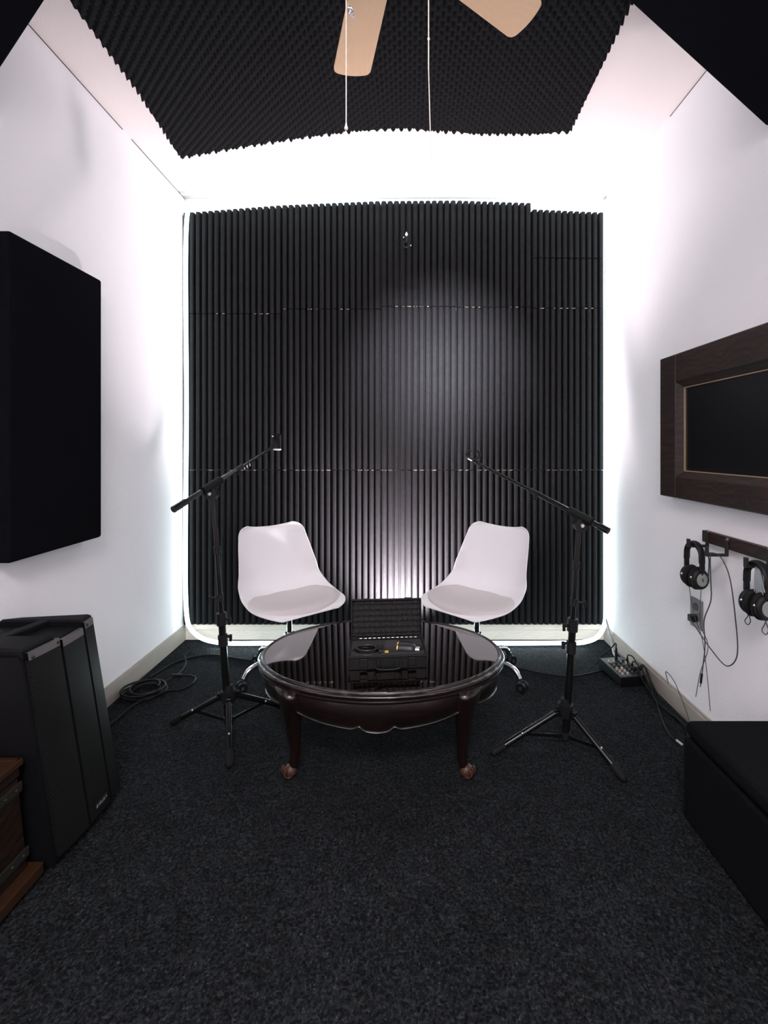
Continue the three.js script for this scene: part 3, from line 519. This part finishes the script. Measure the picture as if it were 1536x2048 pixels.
    const clip = part('microphone_clip', [new THREE.TorusGeometry(0.026, 0.0055, 10, 30, 5.4).rotateZ(2.0).scale(1.25, 0.85, 1).translate(c.x, c.y + 0.029, c.z), new THREE.TorusGeometry(0.024, 0.0045, 10, 30, 5.4).rotateZ(2.0).scale(1.25, 0.85, 1).translate(c.x, c.y + 0.029, c.z + 0.018), rod(c.clone().add(V(0.004, -0.004, 0)), c.clone().add(V(0, 0.008, 0)), 0.009, 0.008, 12)], M.plastic, t);
    part('clip_edge', [rod(c.clone().add(V(-0.028, 0.012, 0.02)), c.clone().add(V(-0.008, 0.001, 0.02)), 0.0035, 0.003, 8)], M.steel, clip);
  }
  return t;
}
makeStand('black boom microphone stand beside the left wall, spring clip on its raised boom', { c: V(-0.752, 0, -1.975), top: V(-0.818, 1.005, -1.978), joint: 0.47, collar: 0.76, side: 1, feet: [V(-1.005, 0, -2.012), V(-0.662, 0, -1.745), V(-0.545, 0, -2.13)], clamp: V(-0.822, 1.032, -1.98), tip: V(-0.685, 1.185, -2.35), tail: V(-0.897, 0.952, -1.80), step: 0.42, clip: 'spring', extra: true });
makeStand('black boom microphone stand beside the right wall, ring clip on its raised boom', { c: V(0.628, 0, -1.87), top: V(0.682, 0.885, -1.87), joint: 0.485, collar: 0.72, side: -1, feet: [V(0.333, 0, -1.815), V(0.768, 0, -1.672), V(0.735, 0, -2.13)], clamp: V(0.686, 0.918, -1.87), tip: V(0.34, 1.115, -2.28), tail: V(0.762, 0.873, -1.78), step: 0.4, clip: 'ring' });

// ------------------------------------------------------------------ framed dark glass on the right wall
{
  const t = thing('framed_screen', 'wide dark screen in a broad stained wood frame on the right wall', 'framed screen', [XR, 0, 0]);
  const x = -0.055, z0 = -2.185, z1 = -0.75, y0 = 0.968, y1 = 1.6, wS = 0.125, wT = 0.125, wB = 0.095;
  const rail = (a, b, c, d) => span(x, -0.003, a, b, c, d, 0.006);
  part('frame_stile', [rail(y0, y1, z0, z0 + wS)], M.walnut, t); part('frame_stile', [rail(y0, y1, z1 - wS, z1)], M.walnut, t);
  part('frame_rail', [rail(y1 - wT, y1 - 0.0, z0 + wS + 0.001, z1 - wS - 0.001)], M.walnut, t); part('frame_rail', [rail(y0, y0 + wB, z0 + wS + 0.001, z1 - wS - 0.001)], M.walnut, t);
  const a = z0 + wS, b = z1 - wS, c = y0 + wB, d = y1 - wT, m = 0.028;
  const sl = (p0, p1, q0, q1) => { const g = new THREE.BufferGeometry(); g.setAttribute('position', new THREE.Float32BufferAttribute([...p0, ...p1, ...q1, ...p0, ...q1, ...q0], 3)); g.computeVertexNormals(); return g; };
  const o = [[x + 0.004, c, a], [x + 0.004, d, a], [x + 0.004, d, b], [x + 0.004, c, b]], i = [[x + 0.03, c + m, a + m], [x + 0.03, d - m, a + m], [x + 0.03, d - m, b - m], [x + 0.03, c + m, b - m]];
  part('inner_moulding', [0, 1, 2, 3].map((k) => sl(o[k], o[(k + 1) % 4], i[k], i[(k + 1) % 4])), M.walnut, t);
  const e = 0.004; part('worn_edge', [span(x + 0.024, x + 0.031, c + m, d - m, a + m - e, a + m), span(x + 0.024, x + 0.031, c + m - e, c + m, a + m, b - m), span(x + 0.024, x + 0.031, d - m, d - m + e, a + m, b - m)], M.gilt, t, 'paler worn inner edge');
  part('screen', [span(x + 0.03, x + 0.036, c + 0.01, d - 0.01, a + 0.01, b - 0.01)], M.screen, t, 'black glass');
}

// ------------------------------------------------------------------ headphone rack, headphones, outlet
{
  const t = thing('headphone_rack', 'dark wooden rail with black hooks under the framed screen', 'hook rail', [XR, 0, 0]);
  part('rail', [span(-0.022, -0.001, 0.806, 0.852, -1.925, -1.0, 0.002)], M.walnut, t);
  for (const [z, y] of [[-1.885, 0.82], [-1.77, 0.81], [-1.565, 0.82], [-1.36, 0.81]]) {
    part('hook', [span(-0.030, -0.022, y - 0.022, y + 0.03, z - 0.007, z + 0.007, 0.002), span(-0.098, -0.022, y - 0.030, y - 0.020, z - 0.007, z + 0.007, 0.002), span(-0.106, -0.096, y - 0.030, y + 0.004, z - 0.007, z + 0.007, 0.002)], M.iron, t);
    part('screw', [rod(V(-0.022, y + 0.034, z), V(-0.026, y + 0.034, z), 0.006, 0.005, 10)], M.steel, t);
  }
}
function makeHeadphones(label, [x, y, z], tilt) {        // hang from a hook: band in the y-z plane, cups below
  const t = thing('headphones', label, 'headphones', [x, y, z], tilt, 'headphones hanging on the hook rail'); t.scale.set(0.8, 0.93, 0.8);
  const w = 0.056, arch = []; for (let i = 0; i <= 20; i++) { const a = Math.PI * i / 20; arch.push(V(0, -0.06 + Math.sin(a) * 0.055, -Math.cos(a) * w)); }
  const band = (r, h, pts) => { const c = new THREE.CatmullRomCurve3(pts), rings = []; for (let i = 0; i <= 40; i++) { const p = c.getPoint(i / 40), tg = c.getTangent(i / 40), n = V(0, tg.z, -tg.y).normalize(), q = []; for (let k = 0; k < 12; k++) { const a = k / 12 * Math.PI * 2; q.push(p.clone().add(V(Math.cos(a) * h, 0, 0)).addScaledVector(n, Math.sin(a) * r)); } rings.push(q); } return loft(rings); };
  part('headband', [band(0.007, 0.017, [V(0, -0.085, -w - 0.001), ...arch, V(0, -0.085, w + 0.001)])], M.plastic, t);
  part('headband_pad', [band(0.006, 0.013, arch.slice(4, 17).map((v) => v.clone().add(V(0, -0.011, 0))))], M.rubber, t);
  for (const s of [-1, 1]) {
    part('slider', [box(0.026, 0.05, 0.009, 0, -0.095, s * (w + 0.002), 0.003), box(0.01, 0.03, 0.006, 0, -0.12, s * (w + 0.002), 0.002)], M.plastic, t);
    const cup = part('ear_cup', [lathe([[0, 0.0], [0.034, 0.0], [0.042, 0.006], [0.044, 0.014], [0.041, 0.022], [0.030, 0.026], [0, 0.026]], 32).rotateX(s * Math.PI / 2).translate(0, -0.155, s * 0.030)], M.plastic, t);
    part('ear_cushion', [new THREE.TorusGeometry(0.031, 0.014, 12, 32).scale(1, 1.1, 0.9).translate(0, -0.155, s * 0.022)], M.rubber, cup);
    part('cup_disc', [lathe([[0, 0.0262], [0.026, 0.0262], [0.028, 0.0285], [0.026, 0.030], [0, 0.030]], 28).rotateX(s * Math.PI / 2).translate(0, -0.155, s * 0.030)], M.greyDisc, cup, 'grey disc on the ear cup');
    part('emblem', [tube([[-0.006, -0.15, s * 0.0615], [0.003, -0.149, s * 0.0615], [0.006, -0.153, s * 0.0615], [-0.003, -0.158, s * 0.0615], [0.006, -0.160, s * 0.0615]], 0.0014, 20, 5)], M.mark, cup);
    part('hinge_screw', [ball(0.006, -0.040, -0.148, s * 0.035, 10)], M.steel, cup);
  }
  return t;
}
const hp1 = makeHeadphones('black over-ear headphones with grey discs hanging at the free end of the rail', [1.150, 0.815, -1.885], 0.06);
part('cable', [tube([[0, -0.2, -0.04], [0.004, -0.26, -0.03], [0.015, -0.33, -0.02], [0.04, -0.42, 0.0], [0.05, -0.55, 0.02], [0.062, -0.72, 0.03]], 0.0018, 60, 6), tube([[0, -0.2, 0.05], [0.006, -0.27, 0.035], [0.02, -0.36, 0.02], [0.05, -0.44, 0.03], [0.045, -0.58, -0.02], [0.05, -0.7, -0.06]], 0.0018, 60, 6)], M.wire, hp1);
const hp2 = makeHeadphones('black over-ear headphones with their cable wound through the headband', [1.150, 0.818, -1.545], 0.04);
{
  const loops = []; for (let k = 0; k < 5; k++) { const o = (k - 2) * 0.010; loops.push(tube([[0.012, -0.005, o * 0.5 - 0.01], [0.016, -0.06, o - 0.012], [0.012, -0.115, o * 1.4], [0.002, -0.118, o * 1.2 + 0.006], [-0.006, -0.06, o * 0.7 + 0.012], [0.0, -0.008, o * 0.5]], 0.0028, 40, 6)); }
  part('wound_cable', loops, M.wireGrey, hp2, 'pale cable looped through the headband');
  for (const g of [tube([[0, -0.198, -0.045], [-0.004, -0.215, -0.05], [-0.01, -0.23, -0.055], [-0.004, -0.242, -0.048], [0.004, -0.23, -0.042], [0, -0.205, -0.045]], 0.002, 30, 6), tube([[0, -0.198, 0.045], [-0.004, -0.215, 0.04], [-0.01, -0.235, 0.036], [-0.002, -0.246, 0.045], [0.006, -0.232, 0.05], [0, -0.205, 0.045]], 0.002, 30, 6)]) part('cable_end', [g], M.wire, hp2);
}
{
  const t = thing('wall_outlet', 'dark grey wall outlet plate on the right wall under the headphones', 'outlet', [XR, 0.488, -1.99]);
  part('cover_plate', [span(-0.008, 0, -0.062, 0.062, -0.04, 0.04, 0.003)], M.plate, t);
  for (const y of [0.028, -0.02]) { part('socket', [rod(V(-0.007, y, 0), V(-0.010, y, 0), 0.017, 0.017, 20)], M.plateDark, t); }
  part('plug', [span(-0.036, -0.010, -0.034, -0.006, -0.014, 0.014, 0.004)], M.plastic, t);
}
{
  const cb = thing('hanging_cables', 'thin grey cables hanging from the middle hook past the outlet', 'cable');
  part('cable', [tube([[1.19, 0.472, -1.985], [1.185, 0.45, -1.93], [1.185, 0.40, -1.83], [1.19, 0.375, -1.755], [1.19, 0.43, -1.70], [1.185, 0.58, -1.70], [1.18, 0.74, -1.735], [1.165, 0.788, -1.765], [1.13, 0.791, -1.77], [1.138, 0.77, -1.775], [1.165, 0.68, -1.82]], 0.0022, 120, 7)], M.wire, cb);
  const lose = part('loose_cable', [tube([[1.135, 0.791, -1.762], [1.14, 0.75, -1.77], [1.155, 0.68, -1.79], [1.175, 0.6, -1.82], [1.18, 0.5, -1.87], [1.19, 0.4, -1.88], [1.19, 0.27, -1.90]], 0.0022, 90, 7)], M.wire, cb);
  part('jack_plug', [rod(V(1.19, 0.275, -1.90), V(1.19, 0.235, -1.907), 0.0045, 0.0045, 10), rod(V(1.19, 0.235, -1.907), V(1.19, 0.218, -1.91), 0.0018, 0.0015, 8)], M.plastic, lose);
}

// ------------------------------------------------------------------ small mixer and cables on the floor, right
{
  const t = thing('mixing_console', 'small black mixing console on the carpet by the right wall', 'mixer', [1.112, 0, -2.44], 0.13);
  const prof = [V(0, 0.0, -0.1), V(0, 0.0, 0.1), V(0, 0.046, 0.1), V(0, 0.056, -0.1)], ring = (x) => prof.map((p) => V(x, p.y, p.z));
  const g = loft([ring(-0.068), ring(0.068)]); part('housing', [creased(g, 0.3)], M.speaker, t);
  const topY = (z) => 0.0512 - z * 0.05;
  part('top_plate', [box(0.128, 0.003, 0.19, 0, 0, 0, 0.001).rotateX(0.05).translate(0, 0.0515, 0)], M.mixerTop, t);
  for (let r = 0; r < 6; r++) for (let c = 0; c < 4; c++) {
    const x = -0.042 + c * 0.027, z = 0.075 - r * 0.025, y = topY(z) + 0.001;
    const light = (r < 3 && c < 2) || rnd() < 0.25; part('knob', [cyl(0.0065, 0.0052, 0.011, x, y, z, 12)], light ? M.knobLight : M.knobDark, t);
  }
  const plug = (x, z, h, path) => { const p = part('plug', [cyl(0.0085, 0.005, h, x, topY(z), z, 12)], M.plastic, t); part('cord_end', [tube([[x, topY(z) + h - 0.004, z], ...path], 0.003, 40, 7)], M.wireBlack, p); };
  plug(0.012, -0.07, 0.065, [[0.014, 0.142, -0.075], [0.004, 0.12, -0.09], [-0.02, 0.08, -0.105], [-0.05, 0.05, -0.12], [-0.07, 0.012, -0.13]]);
  plug(0.05, -0.03, 0.03, [[0.052, 0.098, -0.026], [0.062, 0.1, -0.005], [0.066, 0.085, 0.02]]);
  plug(0.052, 0.01, 0.02, [[0.054, 0.082, 0.014], [0.062, 0.082, 0.03], [0.066, 0.07, 0.05]]);
}
single('floor_cable', [tube([[1.05, 0.006, -2.50], [0.95, 0.006, -2.46], [0.85, 0.006, -2.43], [0.72, 0.006, -2.46], [0.6, 0.006, -2.52], [0.5, 0.006, -2.57], [0.42, 0.006, -2.55], [0.3, 0.006, -2.50], [0.12, 0.006, -2.53], [-0.2, 0.006, -2.6], [-0.5, 0.006, -2.62], [-0.72, 0.006, -2.58], [-0.9, 0.006, -2.62], [-1.15, 0.006, -2.68], [-1.27, 0.006, -2.6], [-1.33, 0.006, -2.42]], 0.0055, 220, 8)], M.wireBlack, 'black cable crossing the carpet behind the table from the mixer to the left wall', 'cable');
{
  const t = thing('cable_bundle', 'bundle of black cables along the right wall from mixer to the black box', 'cable');
  const runs = [[1.15, -2.36, 0.0], [1.165, -2.35, 0.01], [1.185, -2.36, 0.02], [1.175, -2.33, -0.01]];
  runs.forEach(([x, z, o], k) => part('cable', [tube([[x - 0.015, 0.055, z - 0.04], [x, 0.085 + k * 0.006, z], [x + 0.005, 0.05, z + 0.05], [1.165 + o, 0.006 + 0.004 * k, -2.2], [1.175 + o * 0.6, 0.007 + 0.004 * k, -2.05 + k * 0.02], [1.165 - o, 0.008, -1.9], [1.15 + o, 0.008, -1.75], [1.13 + o, 0.008, -1.62], [1.12 + o, 0.008, -1.552]], 0.0045, 90, 7)], M.wireBlack, t));
  const e = part('short_cable', [tube([[1.16, 0.02, -2.2], [1.12, 0.006, -2.08], [1.09, 0.006, -1.98], [1.08, 0.006, -1.93], [1.085, 0.006, -1.89]], 0.004, 50, 7)], M.wireBlack, t);
  part('steel_plug', [rod(V(1.085, 0.008, -1.895), V(1.092, 0.008, -1.862), 0.006, 0.006, 12)], M.steel, e, 'bright metal plug');
  part('thin_lead', [tube([[1.205, 0.1, -2.17], [1.198, 0.15, -2.18], [1.2, 0.14, -2.12], [1.2, 0.05, -2.02], [1.18, 0.012, -1.95]], 0.002, 50, 6)], M.wire, t);
}
{
  const t = thing('small_plug_lead', 'short thin lead with a small plug lying on the carpet near the right chair', 'cable');
  part('lead', [tube([[0.44, 0.005, -2.56], [0.43, 0.006, -2.64], [0.44, 0.006, -2.70], [0.455, 0.008, -2.735]], 0.003, 30, 6)], M.wireGrey, t);
  part('plug', [rod(V(0.453, 0.009, -2.73), V(0.468, 0.01, -2.76), 0.007, 0.006, 10)], M.plastic, t);
}

// ------------------------------------------------------------------ coiled cable, left
{
  const t = thing('coiled_cable', 'black cable coiled on the carpet by the left wall behind the loudspeaker', 'cable', [-1.268, 0, -2.27]);
  const coil = []; for (let k = 0; k <= 7 * 24; k++) { const a = k / 24 * Math.PI * 2, r = 0.072 + 0.016 * Math.sin(k * 0.061) + 0.006 * Math.sin(k * 0.4); coil.push(V(Math.cos(a) * r * 1.05 + 0.006 * Math.sin(k * 0.13), 0.007 + (k / 24) * 0.0042, Math.sin(a) * r * 0.95)); }
  part('coil', [tube(coil, 0.0048, 420, 7)], M.wireBlack, t);
  part('tail', [tube([[0.07, 0.008, 0.02], [0.11, 0.007, -0.02], [0.16, 0.006, -0.03], [0.19, 0.006, -0.09], [0.175, 0.006, -0.15], [0.13, 0.007, -0.17], [0.09, 0.008, -0.165]], 0.0045, 60, 7), tube([[0.09, 0.012, -0.02], [0.02, 0.014, 0.12], [0.0, 0.008, 0.26], [-0.02, 0.006, 0.42], [-0.04, 0.006, 0.56]], 0.0045, 60, 7)], M.wireBlack, t);
  const l = part('connector', [rod(V(0.10, 0.010, -0.166), V(0.05, 0.012, -0.16), 0.0085, 0.0075, 12)], M.plastic, t);
  part('wall_run', [tube([[0.03, 0.03, -0.03], [0.06, 0.012, -0.12], [0.07, 0.007, -0.2], [0.055, 0.006, -0.3], [0.0, 0.006, -0.42], [0.02, 0.006, -0.44]], 0.0035, 60, 7)], M.wireBlack, t);
}

// ------------------------------------------------------------------ loudspeaker, left
{
  const t = thing('loudspeaker', 'tall black loudspeaker with a perforated grille standing by the left wall', 'loudspeaker', [0, 0, 0]);
  const ZFAR = -1.615, ZNEAR = -1.32, HT = 0.60;
  // plan outline: bowed front (faces +x), narrower back; the front leans back towards the wall as it rises
  const front = (z, y) => { const s = (z - (ZFAR + ZNEAR) / 2) / ((ZNEAR - ZFAR) / 2); return -0.985 - 0.10 * y / 0.62 + 0.012 * (1 - s * s); };
  const plan = (y, inset = 0) => { const a = []; for (let i = 0; i <= 12; i++) { const z = ZFAR + (ZNEAR - ZFAR) * i / 12; a.push(V(front(z, y) - inset, y, z)); } a.push(V(-1.15 - 0.04 * y, y, ZNEAR + 0.002), V(-1.365, y, ZNEAR - 0.05), V(-1.372, y, ZFAR + 0.07), V(-1.26 - 0.02 * y, y, ZFAR - 0.004)); return a; };
  part('cabinet', [creased(loft([plan(0.012, 0.012), plan(0.03, 0.007), plan(HT - 0.012, 0.006), plan(HT, 0.012)].map((r) => r.slice().reverse())), 0.5)], M.speaker, t);
  part('bottom_foot', [box(0.05, 0.014, 0.05, -1.06, 0.007, -1.56, 0.004), box(0.05, 0.014, 0.05, -1.06, 0.007, -1.38, 0.004), box(0.05, 0.014, 0.05, -1.3, 0.007, -1.5, 0.004)], M.rubber, t);
  // raised cheeks at both ends of the top, with a molded scoop and a carrying bar between them
  const cheek = (z0, z1) => { const r = (y, i) => [V(front(z0, y) - i, y, z0 + i), V(front(z1, y) - i, y, z1 - i), V(-1.35 + i, y, z1 - i - 0.03 * (z1 > -1.4 ? 1 : 0)), V(-1.30 + i, y, z0 + i + 0.03 * (z0 < -1.5 ? 1 : 0))]; return creased(loft([r(HT - 0.01, 0.002), r(0.614, 0.002), r(0.62, 0.008)].map((q) => q.slice().reverse())), 0.4); };
  part('top_cheek', [cheek(ZFAR, ZFAR + 0.065)], M.speaker, t); part('top_cheek', [cheek(ZNEAR - 0.11, ZNEAR)], M.speaker, t);
  part('carrying_handle', [bar(V(-1.20, 0.608, -1.565), V(-1.235, 0.608, -1.40), 0.035, 0.022)], M.speaker, t);
  // grille in three upright strips with grooves between
  const strip3 = (za, zb, ytop) => { const n = 8, g = grid(n, 12, (u, v) => { const z = za + (zb - za) * u, y = 0.03 + (ytop - 0.03) * v; return [front(z, y) + 0.004, y, z]; }); const b = grid(1, 12, (u, v) => { const y = 0.03 + (ytop - 0.03) * v; return [front(za, y) + 0.004 - 0.01 * u, y, za]; }); const c = grid(1, 12, (u, v) => { const y = 0.03 + (ytop - 0.03) * v; return [front(zb, y) + 0.004 - 0.01 * u, y, zb]; }); return [g, b, c]; };
  const G = [[ZFAR + 0.006, ZFAR + 0.058, 0.588], [ZFAR + 0.068, ZFAR + 0.165, 0.575], [ZFAR + 0.175, ZNEAR - 0.012, 0.585]];
  G.forEach(([a, b, y]) => { const s = part('grille', strip3(a, b, y), M.grille, t);
    part('grille_lip', [grid(8, 1, (u, v) => { const z = a + (b - a) * u, yy = y + 0.022 * v; return [front(z, yy) + 0.0045, yy, z]; }), grid(8, 1, (u, v) => { const z = a + (b - a) * u, yy = y + 0.022; return [front(z, yy) + 0.0045 - 0.012 * v, yy, z]; })], M.lip, s, 'plain metal lip above the holes'); });
  for (const [z, y] of [[ZFAR + 0.046, 0.598], [ZFAR + 0.182, 0.596], [ZNEAR - 0.025, 0.59]]) part('screw', [rod(V(front(z, y) + 0.003, y, z), V(front(z, y) + 0.008, y, z), 0.005, 0.004, 10)], M.iron, t);
  // badge low on the grille: worn pale letters too small to read
  const bd = part('badge', [box(0.004, 0.018, 0.052, front(-1.50, 0.06) + 0.006, 0.062, -1.50, 0.001)], M.plastic, t), letters = [];
  for (let k = 0; k < 6; k++) { const z = -1.522 + k * 0.0085, x = front(-1.50, 0.06) + 0.0085; letters.push(box(0.001, 0.009, 0.0014, x, 0.062, z), box(0.001, 0.0015, 0.005, x, 0.062 + [0.004, 0, -0.004][k % 3], z + 0.002)); if (k % 2) letters.push(box(0.001, 0.009, 0.0014, x, 0.062, z + 0.004)); }
  part('badge_lettering', letters, M.greyDisc, bd);
}

// ------------------------------------------------------------------ wooden chest, left foreground
{
  const t = thing('wooden_chest', 'old dark wooden chest with iron straps in front of the loudspeaker', 'chest', [-1.19, 0, -0.94]);
  const hz = 0.345, hx = 0.155;                           // half length along z, half width along x
  const taper = (g) => { const p = g.attributes.position; for (let i = 0; i < p.count; i++) p.setX(i, p.getX(i) - 0.035 * p.getY(i) / 0.33); g.computeVertexNormals(); return g; };
  for (const [y0, y1] of [[0.045, 0.128], [0.130, 0.21], [0.212, 0.288]]) part('plank', [taper(span(-hx, hx, y0, y1, -hz, hz, 0.002))], M.chestWood, t);
  const lid = part('lid', [taper(span(-hx - 0.002, hx + 0.004, 0.291, 0.325, -hz - 0.004, hz + 0.004, 0.003))], M.chestWood, t);
  part('lid_edge', [taper(span(hx - 0.002, hx + 0.010, 0.318, 0.334, -hz - 0.012, hz + 0.01, 0.003)), taper(span(-hx, hx + 0.008, 0.318, 0.334, -hz - 0.014, -hz + 0.002, 0.003))], M.chestEdge, lid, 'worn orange-brown edge');
  part('lid_top', [taper(span(-hx, hx - 0.002, 0.326, 0.332, -hz + 0.002, hz, 0.002))], M.chestEdge, lid);
  part('base_skirt', [span(-hx - 0.01, hx + 0.028, 0.012, 0.044, -hz - 0.018, hz + 0.01, 0.004)], M.chestEdge, t, 'orange-brown base moulding');
  for (const z of [-hz + 0.05, hz - 0.05]) part('foot', [span(-hx + 0.01, hx - 0.0, 0, 0.013, z - 0.03, z + 0.03, 0.003)], M.chestWood, t);
  for (const [y, z0, z1] of [[0.262, -hz - 0.006, -hz + 0.085], [0.085, -hz - 0.006, -hz + 0.10]]) {
    const x = hx - 0.035 * y / 0.33; const s = part('iron_strap', [span(x, x + 0.005, y - 0.013, y + 0.013, z0, z1, 0.001), rod(V(x + 0.002, y, z1), V(x + 0.007, y, z1), 0.019, 0.017, 16)], M.iron, t);
    for (const [r, nz, nx] of [[0.004, z0 + 0.02, 0.005], [0.004, z0 + 0.055, 0.005], [0.005, z1, 0.007]]) part('strap_nail', [ball(r, x + nx, y, nz, 8)], M.iron, s);
  }
}

// ------------------------------------------------------------------ black upholstered box, right foreground
{
  const t = thing('upholstered_box', 'black upholstered storage box against the right wall in the foreground', 'storage box', [1.052, 0, -1.08]);
  part('body', [span(-0.165, 0.16, 0.004, 0.262, -0.435, 0.45, 0.01)], M.cloth, t);
  part('lid', [span(-0.158, 0.162, 0.264, 0.312, -0.445, 0.45, 0.022)], M.cloth, t);
  part('pull_tab', [tube([[0.06, 0.3125, -0.19], [0.075, 0.317, -0.175], [0.095, 0.3125, -0.165]], 0.004, 20, 6)], M.plastic, t);
  part('glide', [-1, 1].flatMap((a) => [-1, 1].map((b) => cyl(0.014, 0.014, 0.005, a * 0.13, 0, b * 0.39, 12))), M.rubber, t);
}

// ------------------------------------------------------------------ small clip on the back wall
{
  const t = thing('wall_clip', 'tiny black clip with a pale pointed tip pinned high on the foam wall', 'clip', [-0.006, 2.46, -2.872]);
  part('tip', [new THREE.OctahedronGeometry(0.012).scale(0.8, 1.5, 0.6).translate(0, 0.03, 0.004)], M.paleTip, t, 'pale pointed tip');
  part('arm', [rod(V(0, 0.02, 0), V(0, -0.02, 0.004), 0.006, 0.007, 10), tube([[0, -0.01, 0.004], [-0.016, -0.022, 0.006], [-0.018, -0.042, 0.006], [0, -0.05, 0.008], [0.02, -0.04, 0.008]], 0.004, 30, 6)], M.plastic, t);
  part('pin_head', [ball(0.005, -0.017, 0.012, 0.006, 8), ball(0.0045, 0.026, -0.038, 0.008, 8)], M.knobLight, t);
}

scene.traverse((o) => { if (o.isMesh) { o.castShadow = true; o.receiveShadow = true; } });
renderer.render(scene, camera);
